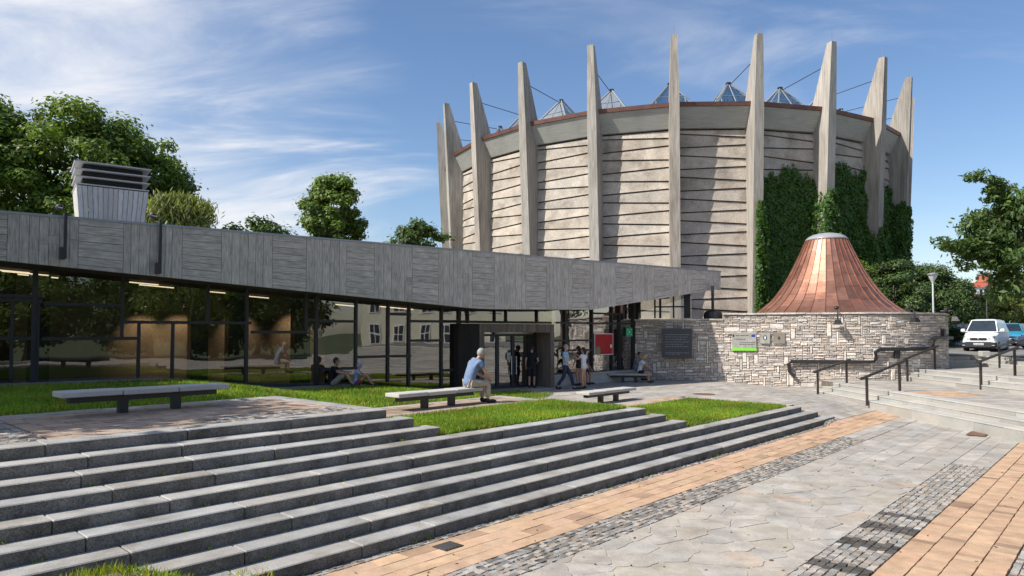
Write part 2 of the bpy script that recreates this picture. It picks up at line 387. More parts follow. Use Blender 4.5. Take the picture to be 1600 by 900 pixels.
# stripes of the lower plaza
z0 = lambda u, v: zf(u, v)
tiles('clay_paver_strip', -3, 27, 5.8, 6.78, .44, .25, z0, M_tile, orange, gap=.012)
def orange2():
    r = random.random(); g = random.uniform(.93, 1.05); w = random.uniform(.95, 1.03)
    if r < .06: g *= .62; w *= 1.0
    elif r < .16: g *= .86
    return (g, g*w, g*w)
b = MB(); dv = 1.11/4
for j in range(4):
    u = -8 - random.random()*.2
    while u < 21.5:
        wide = random.random() < .12; d = random.uniform(.13, .17)
        paver(b, u+d/2, 1.18+dv*(j+.5)+random.uniform(-.003,.003), d - (.006 if wide else 0) + .003, dv - .009, z0, gap=.006, col=orange2(), jz=.002, tilt=.0015); u += d
tag(b.build('clay_paver_path', M_tile), kind='structure')
tiles('sett_border', -3, 22.2, 6.79, 6.94, .1, .075, z0, M_sett, settc, gap=.012, jz=.006, tilt=.004)
tiles('sett_strip', -3, 18.9, 5.17, 5.79, .11, .088, z0, M_sett, settc, gap=.013, jz=.007, tilt=.005)
sb = MB()
nv = 7; u = -8.0; row = 0
bands = [(9.3,9.75),(10.3,10.7),(8.2,8.55),(11.2,11.4)]
while u < 16.6:
    for j in range(nv):
        d = .67/nv
        dark = any(a < u < e for a, e in bands)
        paver(sb, u + (.05 if j % 2 else 0), 2.30+d*(j+.5), .1, d, 0, gap=.013, col=tint(.2,.4) if dark else tint(.7,1.5,.09), jz=.007, tilt=.005)
    u += .1
tag(sb.build('sett_path', M_sett), kind='structure')
tiles('sett_edge', -8, 16.6, 1.0, 1.17, .11, .085, z0, M_sett, settc, gap=.012, jz=.006, tilt=.005)

# crazy flagstones as clipped Voronoi cells
def voronoi(name, u0, u1, v0, v1, size, m, gap=.014, colf=flagc, stretch=1.5):
    nu = max(2, int((u1-u0)/(size*stretch))); nv_ = max(2, int((v1-v0)/size)); pts = []
    for i in range(-1, nu+1):
        for j in range(-1, nv_+1):
            pts.append((u0+(u1-u0)*(i+.5+random.uniform(-.48,.48)+(.5 if j % 2 else 0))/nu, v0+(v1-v0)*(j+.5+random.uniform(-.46,.46))/nv_))
    P = np.array(pts); b = MB()
    for k, (x, y) in enumerate(pts):
        poly = [(u0,v0),(u1,v0),(u1,v1),(u0,v1)]
        dd = (P[:,0]-x)**2 + (P[:,1]-y)**2
        for q in np.argsort(dd)[1:22]:
            nx, ny = P[q,0]-x, P[q,1]-y; ln = sqrt(nx*nx+ny*ny)
            nx /= ln; ny /= ln; d = ln/2 - gap*random.uniform(.35, .9); new = []
            for i in range(len(poly)):
                a, c = poly[i], poly[(i+1) % len(poly)]
                da = (a[0]-x)*nx+(a[1]-y)*ny-d; dc = (c[0]-x)*nx+(c[1]-y)*ny-d
                if da <= 0: new.append(a)
                if da*dc < 0:
                    t = da/(da-dc); new.append((a[0]+(c[0]-a[0])*t, a[1]+(c[1]-a[1])*t))
            poly = new
            if len(poly) < 3: break
        if len(poly) < 3: continue
        area = abs(sum(poly[i][0]*poly[(i+1)%len(poly)][1]-poly[(i+1)%len(poly)][0]*poly[i][1] for i in range(len(poly))))/2
        if area < .012: continue
        # round corners
        rp = []
        for i in range(len(poly)):
            a, p_, c = poly[i-1], poly[i], poly[(i+1)%len(poly)]
            rp.append((p_[0]+(a[0]-p_[0])*.12, p_[1]+(a[1]-p_[1])*.12)); rp.append((p_[0]+(c[0]-p_[0])*.12, p_[1]+(c[1]-p_[1])*.12))
        jp = []
        for i in range(len(rp)):
            a, c = rp[i], rp[(i+1) % len(rp)]; jp.append(a); l_ = sqrt((a[0]-c[0])**2 + (a[1]-c[1])**2)
            if l_ > .12:
                for t_ in (.33, .66):
                    q_ = (a[0]+(c[0]-a[0])*t_, a[1]+(c[1]-a[1])*t_); k_ = 1 - random.uniform(-.03, .06)
                    jp.append((x+(q_[0]-x)*k_, y+(q_[1]-y)*k_))
        rp = jp
        col = colf(); j = random.uniform(-.002,.003)
        top = [W(q[0], q[1], zf(q[0], q[1])+j) for q in rp]; bot = [t - ZX*.05 for t in top]
        b.face(top, col)
        for i in range(len(top)):
            k2 = (i+1) % len(top); b.face([bot[i], bot[k2], top[k2], top[i]], col)
    o = b.build(name, m); tag(o, kind='structure'); return o
def flagc2():
    r = random.random()
    if r < .08: g = random.uniform(.85,1.0); return (g*1.07, g*.96, g*.88)
    if r < .3: g = random.uniform(.9,1.0); return (g*1.03, g, g*.94)
    return tint(.88,1.06,.025)
M_fjoint = mat('flagstone_joint', (.40,.355,.295), var=.3, scale=5, rough=.95, bump=.6, bscale=60, stain=.6, stscale=2, stcol=(.5,.42,.33))
sheet('flagstone_bed', -4, 15.5, 2.98, 5.16, lambda u, v: zf(u, v) - .006, M_fjoint, .5)
voronoi('flagstone_field', -4, 15.5, 2.98, 5.16, .34, M_flag, gap=.011, colf=flagc2)
# long grey slabs beyond and to the right
tiles('grey_slab_paving', 15.52, 26.0, 2.98, 5.16, .8, .36, z0, M_flag, palec, gap=.007)
tiles('grey_slab_paving', 18.92, 28.0, 5.18, 5.79, .8, .3, z0, M_flag, palec, gap=.007)
tiles('grey_slab_paving', 16.62, 22.0, 2.3, 2.97, .8, .33, z0, M_flag, palec, gap=.007)
tiles('grey_slab_paving', -8, 20, -9, .98, .7, .4, z0, M_flag, palec, gap=.007)
tiles('grey_slab_paving', 22.1, 33, 6.8, 15.5, .8, .36, z0, M_flag, palec, gap=.007)
z3 = .45
inG3 = lambda u, v: 14.9 < u < 21.25 and 8.05 < v < 11.25
tiles('entrance_paving', 14.25, 22.08, 7.75, 12.0, .8, .36, z3, M_flag, palec, gap=.007, cond=lambda u, v: not inG3(u, v) and u < 21.5)
tiles('entrance_paving', 17.5, 22.08, 12.0, 22, .8, .36, z3, M_flag, palec, gap=.007)
tiles('entrance_paving', 22.1, 30, 15.55, 24, .8, .36, z3, M_flag, palec, gap=.007)
tiles('clay_paver_strip', 15.4, 21.2, 11.35, 12.2, .42, .28, .452, M_tile, orange, gap=.009)

# terraces
def slab(name, u0, u1, v0, v1, z, h, m):
    b = MB(); b.box(W((u0+u1)/2, (v0+v1)/2, z-h/2), (u1-u0, v1-v0, h), (UX, VX, ZX)); o = b.build(name, m); tag(o, kind='structure'); return o
slab('terrace_bed', -30, UEND[1]-.02, VN[1]+.3, 13.7, 1.30, 1.5, M_joint)
slab('terrace_bed', UEND[1], UEND[4]-.02, VN[4]+.3, 13.6, .85, 1.3, M_joint)
slab('terrace_bed', UEND[4], UEND[7]-.02, VN[7]+.3, 13, .40, 1.2, M_joint)
# terrace 1 paving: stone edge, setts, clay pavers, grey rows
tiles('terrace_paving', -12, 7.05, 13.15, 13.68, .7, .26, 1.35, M_flag, palec, gap=.008)
tiles('terrace_sett_strip', -12, 2.4, 10.2, 12.55, .1, .1, 1.35, M_sett, settc, gap=.012, jz=.005, tilt=.004)
tiles('terrace_paving', -12, 2.4, 12.56, 13.14, .7, .29, 1.35, M_flag, palec, gap=.008)
tiles('terrace_clay_pavers', 2.42, 7.05, 10.95, 13.14, .36, .28, 1.35, M_clay_shade, orange, gap=.016)
tiles('terrace_sett_strip', 4.6, 7.05, 10.2, 10.94, .1, .1, 1.35, M_sett, settc, gap=.012, jz=.005, tilt=.004)
tiles('terrace_clay_pavers', 2.42, 4.58, 10.2, 10.94, .36, .28, 1.35, M_clay_shade, orange, gap=.016)
# terrace 2
tiles('terrace_clay_pavers', 7.75, 13.85, 11.45, 13.3, .42, .28, .9, M_clay_shade, orange, gap=.009)
tiles('terrace_paving', 7.45, 13.85, 13.32, 13.6, .7, .28, .9, M_flag, palec, gap=.008)

# steps
def step_course(b, br, u0, u1, v0, v1, ztop, h, axes=(UX, VX), colf=palec):
    u = u0
    while u < u1 - .05:
        d = random.uniform(1.1, 2.0); e = min(u+d, u1)
        if u1 - e < .5: e = u1
        c = axes[0]*((u+e)/2) + axes[1]*((v0+v1)/2 + random.uniform(-.006,.006)) + ZX*(ztop - h/2 + random.uniform(-.004,.003))
        col = tint(.85,1.1,.03)
        b.bbox(c, (e-u-.008, v1-v0, h), .012, (axes[0], axes[1], ZX), col)
        u = e
    return b
tops = MB()
for k in range(1, 10):
    zt = (10-k)*RIS; depth = TRD + .02 if k not in (1, 4, 7) else .37
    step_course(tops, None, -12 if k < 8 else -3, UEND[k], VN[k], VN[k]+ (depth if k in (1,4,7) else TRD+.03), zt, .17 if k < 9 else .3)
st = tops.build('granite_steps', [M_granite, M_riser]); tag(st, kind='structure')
# vertical front faces take dirtier stone, with the risers' shade darkened into its colour
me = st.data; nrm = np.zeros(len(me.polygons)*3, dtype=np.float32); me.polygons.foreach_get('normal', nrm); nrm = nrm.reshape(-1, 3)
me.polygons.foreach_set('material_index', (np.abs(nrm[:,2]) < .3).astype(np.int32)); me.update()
# edge kerbs of terraces along their right ends
kb = MB()
step_course(kb, None, VN[1]+.38, 13.7, -UEND[1], -UEND[1]+.34, 1.352, .3, (VX, -UX))
step_course(kb, None, VN[4]+.38, 13.6, -UEND[4], -UEND[4]+.34, .902, .3, (VX, -UX))
step_course(kb, None, VN[7]+.38, 8.9, -UEND[7]-.02, -UEND[7]+.3, .452, .2, (VX, -UX))
tag(kb.build('kerb', M_granite), kind='structure')

# ------------------------------------------------------------------ lawns
FD = Vector((sin(R(54)), cos(R(54)), 0)); FN = Vector((FD.y, -FD.x, 0))     # facade direction and outward normal
FO = Vector((.8, 28.5, 0))
def fpt(s, z, off=0): return FO + FD*s + FN*off + ZX*z
def fs(px, py, off=0):
    p = onp(px, py, FO + FN*off, FN); return (p-FO).dot(FD), p.z
def zlawn(u): return 1.33 - .43*sstep(7.4, 11, u) - .46*sstep(13, 17.5, u)
def zl2(u, v):
    ze = 1.33 - .45*sstep(7.2, 8.0, u) - .45*sstep(14.0, 14.8, u)
    return ze + (zlawn(u)-ze)*sstep(13.6, 16.8, v)
def facade_v(u, off):      # v on facade line offset
    # point W(u,v) with (p-FO).FN = off
    a = VX.dot(FN); return (off + FO.dot(FN) - u*UX.dot(FN))/a
lb = MB(); nu = 60
for i in range(nu):
    u0 = -14 + 34*i/nu; u1 = -14 + 34*(i+1)/nu
    for j in range(14):
        def P(u, t):
            va = 13.7 if u < 7.3 else 13.62 - max(0, 0)
            if u > 15: va = 13.62 + (u-15)*.5
            vb = facade_v(u, 1.3)
            return W(u, va + (vb-va)*t, zl2(u, va + (vb-va)*t))
        if P(u0, 1).dot(VX) < P(u0, 0).dot(VX): continue
        lb.face([P(u0, j/14), P(u1, j/14), P(u1, (j+1)/14), P(u0, (j+1)/14)])
tag(lb.build('lawn_soil', M_lawn), kind='structure')
slab('lawn_soil', 7.9, 13.85, VN[4]+.38, 11.43, .89, .2, M_lawn)
slab('lawn_soil', 14.95, 20.95, VN[7]+.38, 11.2, .44, .2, M_lawn)
# paving strip along the glass
sb = MB()
for i in range(60):
    s0 = -26+i*.46; s1 = s0+.452
    def zs(s):
        u = uv_of(fpt(s, 0, .7))[0]; return zlawn(u)+.03
    p = [fpt(s0, zs(s0)-.2, 1.3), fpt(s1, zs(s1)-.2, 1.3), fpt(s1, zs(s1)-.2, -.1), fpt(s0, zs(s0)-.2, -.1)]
    sb.hexa(p + [q + ZX*.2 for q in p], palec())
tag(sb.build('facade_paving', M_flag), kind='structure')

def leaf_mesh(name, c, t, bvec, col, m, parent=None):
    """one diamond face per leaf: centres c, half length vectors t, half width vectors bvec"""
    n = len(c); v = np.empty((n, 4, 3), dtype=np.float32)
    v[:,0] = c - t; v[:,1] = c + bvec; v[:,2] = c + t; v[:,3] = c - bvec
    if parent is not None:
        mi = np.array(mworld(parent).inverted()); v = v.reshape(-1, 3) @ mi[:3,:3].T + mi[:3,3]
    me = bpy.data.meshes.new(name); me.vertices.add(n*4); me.loops.add(n*4); me.polygons.add(n)
    me.vertices.foreach_set('co', v.astype(np.float32).ravel()); me.loops.foreach_set('vertex_index', np.arange(n*4, dtype=np.int32))
    me.polygons.foreach_set('loop_start', np.arange(0, n*4, 4, dtype=np.int32)); me.polygons.foreach_set('loop_total', np.full(n, 4, dtype=np.int32))
    a = me.attributes.new('Col', 'FLOAT_COLOR', 'FACE'); cc_ = np.ones((n, 4), dtype=np.float32); cc_[:,:3] = col; a.data.foreach_set('color', cc_.ravel())
    me.materials.append(m); me.update(calc_edges=True)
    o = bpy.data.objects.new(name, me); link(o, parent); return o
def unit(a): return a/np.maximum(np.linalg.norm(a, axis=1, keepdims=True), 1e-6)
def rcol(n, lo=.65, hi=1.35, y=.15):
    g = RNG.uniform(lo, hi, (n, 1)); w = RNG.uniform(-y, y, (n, 1)); return np.hstack([g*(1+w), g, g*(1-.5*w)])
def grass(name, pts, h=.09, wid=.007, dry=.2, label=None):
    n = len(pts); hh = h*RNG.uniform(.45, 1.3, (n, 1))
    d = unit(np.hstack([RNG.normal(0, .45, (n, 2)), np.ones((n, 1))])); side = unit(np.cross(d, RNG.normal(0, 1, (n, 3))))
    col = rcol(n, .6, 1.35, .12); k = RNG.random(n) < dry; col[k] = col[k]*np.array([2.0, 1.15, 1.2])
    # patchy tone
    ph = np.sin(pts[:,0]*1.7+pts[:,1]*.9)+np.sin(pts[:,1]*2.3-pts[:,0]*.6); col *= (1 + .14*ph)[:,None]; dd_ = (np.sin(pts[:,0]*2.9-pts[:,1]*1.3)*np.sin(pts[:,1]*3.1+pts[:,0]) > .45) & (RNG.random(n) < .45); col[dd_] *= np.array([1.6,1.0,1.1])
    o = leaf_mesh(name, pts + d*hh*.5, d*hh*.55, side*wid, col, M_grass); tag(o, label, 'grass', kind='stuff'); return o
def uvpts(n, u0, u1, v0, v1, z, cond=None):
    u = RNG.uniform(u0, u1, n); v = RNG.uniform(v0, v1, n)
    if cond is not None: k = cond(u, v); u = u[k]; v = v[k]
    zz = np.array([z(a, c) for a, c in zip(u, v)]) if callable(z) else np.full(len(u), z)
    ux = np.array(UX); vx = np.array(VX)
    return u[:,None]*ux + v[:,None]*vx + zz[:,None]*np.array([0,0,1.])
fv = np.vectorize(lambda u: facade_v(u, 1.35))
grass('lawn_grass', uvpts(230000, -10, 19.5, 13.65, 25, zl2, lambda u, v: (v < fv(u)) & (v > 13.62+np.maximum(0, u-15)*.5)), .1, .009, label='green lawn between the glass front and the paved terraces')
grass('terrace_grass', uvpts(60000, 7.95, 13.9, VN[4]+.34, 11.5, .89), .1, .008, label='grass plot in front of the bench with the seated man')
grass('terrace_grass', uvpts(60000, 14.9, 21.0, VN[7]+.34, 11.25, .44), .1, .009, label='grass plot at the right end of the terraces')
# mound of dry grass burying the left foot of the steps
mb = MB(); nn = 24
def mz(u, v): return max(-.06, .52*sstep(3.9, 1.6, u) + .06*sin(u*5+v*3) - .25*sstep(6.0, 3, v) - .55*sstep(7.0, 8.2, v))
for i in range(nn):
    for j in range(nn):
        q = [(-3 + 7.5*(i+a)/nn, 4.5+4*(j+c)/nn) for a, c in ((0,0),(1,0),(1,1),(0,1))]
        mb.face([W(a, c, mz(a, c)) for a, c in q])
tag(mb.build('grass_bank', M_earth), kind='structure')
pu = uvpts(16000, -2, 3.7, 5.6, 8.1, 0); uu = pu@np.array(UX); vv = pu@np.array(VX); pu[:,2] = [mz(a, c) for a, c in zip(uu, vv)]
k = pu[:,2] > .02
grass('bank_grass', pu[k], .1, .006, dry=.5, label='dry tufts of grass at the foot of the left steps')

# ------------------------------------------------------------------ trees
def tree(name, base, h, crown_c, crown_r, nclump, leaf, per, m, label, group=None, trunk_r=.3, clump_r=(.9,1.5), cat='tree', seed=1, droop=0, aspect=.55, shell=.55, trunk=True, flat=.75):
    rng = np.random.default_rng(seed); rr = random.Random(seed)
    root = empty(name, base, 0, label, cat, group)
    cc = np.array(crown_c); cr = np.array(crown_r)
    d = unit(rng.normal(0, 1, (nclump, 3))); rad = shell + (1-shell)*rng.random((nclump, 1))**.6
    ctr = cc + d*cr*rad*.86
    ctr[:,2] = np.maximum(ctr[:,2], base[2]+.4)
    cs = []; ts = []; bs = []; cols = []
    for i in range(nclump):
        r = rr.uniform(*clump_r); n = int(per*(r/np.mean(clump_r))**2)
        dd = unit(rng.normal(0, 1, (n, 3))); rd = rng.random((n, 1))**.45
        far = rng.random((n, 1)) < .14; rd = np.where(far, rd*1.45, rd)
        c = ctr[i] + dd*rd*r*np.array([rr.uniform(.8,1.35), rr.uniform(.8,1.35), flat*rr.uniform(.65,1.15)])
        if droop: c[:,2] -= droop*(rd[:,0]**2)*rng.random(n)
        outw = unit(dd + np.array([0, 0, .7]) + rng.normal(0, .5, (n, 3)))
        t = unit(np.cross(outw, rng.normal(0, 1, (n, 3))))
        if droop: t = unit(t + np.array([0, 0, -1.3])*min(1, droop))
        bb = unit(np.cross(outw, t)); sz = leaf*rng.uniform(.6, 1.25, (n, 1))
        cs.append(c); ts.append(t*sz*.5); bs.append(bb*sz*.5*aspect)
        g = rr.uniform(.75, 1.25); co = rcol(n, .7, 1.3, .15)*g; cols.append(co)
    if trunk:
        b = MB(); top = Vector(crown_c) + Vector((0, 0, crown_r[2]*.35)); bs_ = Vector(base)
        path = [bs_.lerp(top, t) + Vector((rr.uniform(-.2,.2)*t, rr.uniform(-.2,.2)*t, 0)) for t in (0, .1, .3, .5, .75, 1)]
        b.tube(path, [trunk_r*q for q in (1.35, 1.05, .9, .7, .45, .15)], 9)
        for i in range(min(nclump, 16)):
            e = Vector(ctr[i]); t0 = rr.uniform(.25, .7); s0 = bs_.lerp(top, t0); mid = s0.lerp(e, .5) + Vector((0, 0, -.15*(e-s0).length*.3))
            b.tube([s0, mid, e], [trunk_r*.4, trunk_r*.25, trunk_r*.07], 6)
        b.build('trunk', M_bark, root, smooth=True)
    leaf_mesh('crown', np.vstack(cs), np.vstack(ts), np.vstack(bs), np.vstack(cols), m, root)
    return root
G = 'trees behind the pavilion'
def tat(px, py, Y, base_z=0): p = at(px, py, Y); return (p.x, p.y, base_z)
def crown(px, py, Y, rx, ry, rz): p = at(px, py, Y); return (p.x, p.y, p.z), (rx, ry, rz)
def T(name, px, py, Y, r, n, leaf, per, m, label, base=0, seed=1, **kw):
    c, cr = crown(px, py, Y, *r); return tree(name, (c[0], c[1], base), 0, c, cr, n, leaf, per, m, label, kw.pop('group', G), seed=seed, **kw)
T('broadleaf_tree', 120, 290, 44, (5.6, 5, 6.2), 150, .33, 270, M_leafA, 'tall broad green tree rising behind the concrete ventilation shaft', seed=3, clump_r=(.7,1.35), trunk_r=.45)
T('broadleaf_tree', -60, 260, 42, (5.0, 5, 5.2), 100, .33, 270, M_leafA, 'tall green tree cut by the left edge of the picture', seed=4, clump_r=(.7,1.35), trunk_r=.4)
T('broadleaf_tree', 232, 305, 47, (3.9, 3, 4.6), 90, .32, 260, M_leafA, 'darker tree with a loose crown to the right of the ventilation shaft', seed=5, clump_r=(.6,1.1))
T('willow_tree', 280, 345, 38, (1.7, 1.7, 2.0), 26, .42, 420, M_leafC, 'pale weeping willow drooping over the roof edge', seed=6, droop=1.4, aspect=.2, clump_r=(.5,.9), trunk_r=.18)
T('broadleaf_tree', 521, 350, 50, (2.45, 2.4, 4.2), 95, .3, 240, M_leafA, 'round topped single tree standing alone above the middle of the roof', seed=8, clump_r=(.45,.85), trunk_r=.25)
T('broadleaf_tree', 660, 392, 56, (2.6, 2.5, 2.5), 26, .34, 320, M_leafB, 'low tree beside the left end of the rotunda', seed=9, clump_r=(.7,1.1), trunk_r=.2)
T('broadleaf_tree', 400, 375, 52, (2.6, 2, 1.8), 20, .34, 320, M_leafB, 'low bushy tree just above the roof between the willow and the round tree', seed=10, clump_r=(.7,1.1), trunk_r=.2)
T('broadleaf_tree', 600, 400, 58, (2.2, 2, 1.9), 16, .34, 300, M_leafB, 'small tree top peeping over the roof left of the rotunda', seed=11, clump_r=(.7,1.0), trunk_r=.2)
# trees beyond the frame: shade on the left terrace, reflections in the glass
for i, (x, y, r) in enumerate(((41, -24, 5), (48, -18, 5), (38, -34, 6), (52, -30, 6), (22, -32, 6), (8, -30, 6))):
    tree('broadleaf_tree', (x, y, 0), 0, (x, y, 5.0), (r, r, 5.2), 40, .5, 220, M_leafB, 'dark tree beyond the plaza behind the photographer, mirrored in the glass', 'trees around the plaza', seed=90+i, clump_r=(1.2,2.0), trunk_r=.35)
T2 = lambda px, x, y, z, r, n, lab, s, m=M_leafA, per=300, cl=(.9,1.5): tree('broadleaf_tree', (x, y, 0), 0, (x, y, z), r, n, .36, per, m, lab, 'trees around the plaza', seed=s, clump_r=cl, trunk_r=.35)
T2(0, -14.2, 9.0, 7.6, (2.8, 2.6, 3.2), 50, 'tree left of the terraces shading the first bench', 21, M_leafA, 420)
T2(0, -17.6, 11.6, 7.8, (3.0, 2.8, 3.4), 50, 'tree left of the lawn outside the picture', 22, M_leafA, 420)
for i, (x, y, r) in enumerate(((30, -17, 5), (36, -27, 6), (22, -29, 6), (45, -20, 6), (40, -36, 7))):
    T2(0, x, y, 6.5, (r, r, 5.2), 46, 'plaza tree behind the photographer seen reflected in the glass', 30+i, M_leafB if i % 2 else M_leafA, 260, (1.2, 2.0))

# ------------------------------------------------------------------ rotunda
RC = Vector((13.97, 64.3, 0)); TIPZ = 22.0; ROOFZ = 17.85
rot = empty('rotunda', RC, 0, 'huge round concrete rotunda ringed by tall tapering fins', 'building')
def rp(a, r, z=0, tg=0):
    return RC + Vector((sin(a)*r + cos(a)*tg, -cos(a)*r + sin(a)*tg, z))
RW = 19.3
def rout(z): return 19.95 + .05*z
def pillar_mesh(a):
    b = MB()
    prof = [(-.3, rout(0), RW-.35, .70), (10, rout(10), RW-.35, .66), (16.2, rout(16.2), RW-.35, .64), (17.9, rout(17.9), rout(17.9)-1.55, .62), (TIPZ, rout(TIPZ), rout(TIPZ)-.42, .42)]
    # outer face split in boards
    rings = []
    for z, ro, ri, w in prof:
        rings.append([rp(a, ri, z, -w/2*.95), rp(a, ri, z, w/2*.95), rp(a, ro, z, w/2), rp(a, ro, z, -w/2)])
    col = tint(.86, 1.12, .03)
    for i in range(len(rings)-1):
        p, q = rings[i], rings[i+1]
        for k in range(4):
            k2 = (k+1) % 4; b.face([p[k2], p[k], q[k], q[k2]], col)
    b.face(rings[-1], col)
    return b
AB = [R(5.5 + 15*k) for k in range(-12, 12)]
for a in AB:
    p = pillar_mesh(a).build('pillar', M_pillar, rot)
    rb = MB(); rb.tube([rp(a, rout(TIPZ)-.2, TIPZ-.02), rp(a, rout(TIPZ)-.2, TIPZ+.75)], .018, 5); rb.build('lightning_rod', M_zinc, p)
    # small drain hole fitting on the fin flank
front = [k for k in range(24) if cos(AB[k] + R(7.5)) > -.25]
for k in range(24):
    a0 = AB[k]; am = a0 + R(7.5)
    n = Vector((sin(am), -cos(am), 0)); t = Vector((cos(am), sin(am), 0)); c0 = RC + n*RW
    hw = RW*tan(R(7.5)) + .05
    bk = MB(); bk.hexa([c0 - t*hw - n*.25 + ZX*-.3, c0 + t*hw - n*.25 - ZX*.3, c0 + t*hw - n*.55 - ZX*.3, c0 - t*hw - n*.55 - ZX*.3,
                        c0 - t*hw - n*.25 + ZX*16.3, c0 + t*hw - n*.25 + ZX*16.3, c0 + t*hw - n*.55 + ZX*16.3, c0 - t*hw - n*.55 + ZX*16.3])
    bk.build('wall_core', M_dark, rot)
    if k in front:
        b = MB(); per = 1.45; z = 16.22; i = 0; g = .035
        # joints alternate rising and falling; left/right heights measured downwards from the cornice
        lj = [0]; rj = [0]; l_, r_ = .25, .55
        while l_ < 17:
            lj.append(l_); rj.append(r_)
            if len(lj) % 2 == 0: l_ += .98; r_ += .47
            else: l_ += .47; r_ += .98
        for q in range(len(lj)-1):
            zl0, zr0, zl1, zr1 = 16.22-lj[q]-g, 16.22-rj[q]-g, 16.22-lj[q+1]+g, 16.22-rj[q+1]+g
            if zl1 < -.4: break
            col = tint(.88, 1.08, .025); back = .07
            def PT(tt, z, d): return c0 + t*tt + ZX*z + n*d
            # top edge leans back, bottom edge stands proud
            b.hexa([PT(-hw,zl1,.03), PT(hw,zr1,.03), PT(hw,zr1,-.25), PT(-hw,zl1,-.25), PT(-hw,zl0,-.05), PT(hw,zr0,-.05), PT(hw,zr0,-.25), PT(-hw,zl0,-.25)], col)
        b.build('wall_panels', M_panel, rot)
    b = MB()
    def PT(tt, z, d): return c0 + t*tt + ZX*z + n*d
    hw2 = (RW+.75)*tan(R(7.5))
    b.hexa([PT(-hw,16.3,.12), PT(hw,16.3,.12), PT(hw,16.3,-.8), PT(-hw,16.3,-.8), PT(-hw2,17.55,.72), PT(hw2,17.55,.72), PT(hw2,17.55,-.8), PT(-hw2,17.55,-.8)])
    b.build('cornice', M_cornice, rot)
    b = MB(); hw3 = (RW+.8)*tan(R(7.5))
    b.hexa([PT(-hw3,17.56,.8), PT(hw3,17.56,.8), PT(hw3,17.56,.3), PT(-hw3,17.56,.3), PT(-hw3,17.83,.84), PT(hw3,17.83,.84), PT(hw3,17.83,.3), PT(-hw3,17.83,.3)])
    b.build('copper_edge', M_copedge, rot)
b = MB(); b.face([rp(2*pi*k/48, RW+.4, 17.75) for k in range(48)]); b.build('flat_roof', M_roof, rot)
for k, a in enumerate(AB):
    if cos(a) < -.45: continue
    # glazed pyramid
    rs = 16.0; hwp = 2.02; zb = 17.8; zt = 20.6
    A = rp(a, rs, zt)
    cs = [rp(a, rs+hwp, zb, -hwp), rp(a, rs+hwp, zb, hwp), rp(a, rs-hwp, zb, hwp), rp(a, rs-hwp, zb, -hwp)]
    g = MB()
    for i in range(4): g.face([cs[i], cs[(i+1)%4], A])
    py = g.build('skylight', G_sky, rot)
    fr = MB()
    for i in range(4):
        fr.tube([cs[i], A], .07, 4); fr.tube([cs[i], cs[(i+1)%4]], .07, 4)
        for s_ in (.25, .5, .75):
            e = cs[i].lerp(cs[(i+1)%4], s_); h_ = 1 - abs(s_-.5)*2
            fr.tube([e, e.lerp(A, .96 if s_ == .5 else .5)] if s_ == .5 else [e, cs[i].lerp(A, .5) if s_ < .5 else cs[(i+1)%4].lerp(A, .5)], .035, 4)
        fr.tube([cs[i].lerp(A,.55), cs[(i+1)%4].lerp(A,.55)], .03, 4)
    fr.build('frame', M_skyf, py)
    cb = MB(); cb.box(A + ZX*-.08, (.3,.3,.2)); cb.tube([rp(a, rout(21)-.85, 20.6), rp(a, rs+.3, zt-.25)], .028, 5)
    cb.build('stay_cable', M_black, rot)

# ivy on the right bays
def ivy(name, label, fn, n, seed, leaf=.2, grp='ivy on the rotunda'):
    rng = np.random.default_rng(seed); P = []; Nn = []
    while len(P) < n:
        r = fn(rng)
        if r is None: continue
        P.append(r[0]); Nn.append(r[1])
    P = np.array(P); Nn = unit(np.array(Nn) + rng.normal(0, .45, (len(P), 3)) + np.array([0,0,.3]))
    t = unit(np.cross(Nn, rng.normal(0, 1, (len(P), 3)))); bb = unit(np.cross(Nn, t)); sz = leaf*rng.uniform(.6, 1.3, (len(P), 1))
    o = leaf_mesh(name, P, t*sz*.55, bb*sz*.42, rcol(len(P), .6, 1.35, .15), M_ivy); tag(o, label, 'ivy', grp); return o
def bay_ivy(k, top, seed):
    am = AB[k] + R(7.5); n = Vector((sin(am), -cos(am), 0)); t = Vector((cos(am), sin(am), 0)); c0 = RC + n*RW; hw = RW*tan(R(7.5))-.2
    def fn(rng):
        x = rng.uniform(-hw, hw); z = rng.uniform(0, top+.7)
        lim = top + .35*sin(x*2.1+seed) + .25*sin(x*7+seed*3) + (.5*rng.random() if rng.random() < .25 else 0)
        if z > lim: return None
        d = .08 + .2*rng.random() + .1*(sin(x*2.7+seed)*sin(z*2.1+x) + sin(z*4.3-x*3)*.5)
        gx = -.5*cos(x*2.7+seed)*sin(z*2.1+x); gz = -.5*sin(x*2.7+seed)*cos(z*2.1+x)
        return c0 + t*x + ZX*z + n*max(.08, d), n + t*gx + ZX*gz
    return fn
k0 = [i for i in range(24) if abs(AB[i]-R(5.5)) < 1e-4][0]
ivy('ivy', 'ivy sheet filling the bay directly above the copper cone', bay_ivy(k0, 13.3, 1), 15000, 41)
ivy('ivy', 'ivy sheet in the second overgrown bay from the left, tallest of all', bay_ivy(k0+1, 13.9, 2), 14000, 42)
ivy('ivy', 'ivy sheet in the narrow foreshortened bay at the rotunda right end', bay_ivy(k0+2, 13.4, 3), 12000, 43)
ivy('ivy', 'ivy at the far right edge of the rotunda', bay_ivy(k0+3, 12.8, 4), 9000, 44)
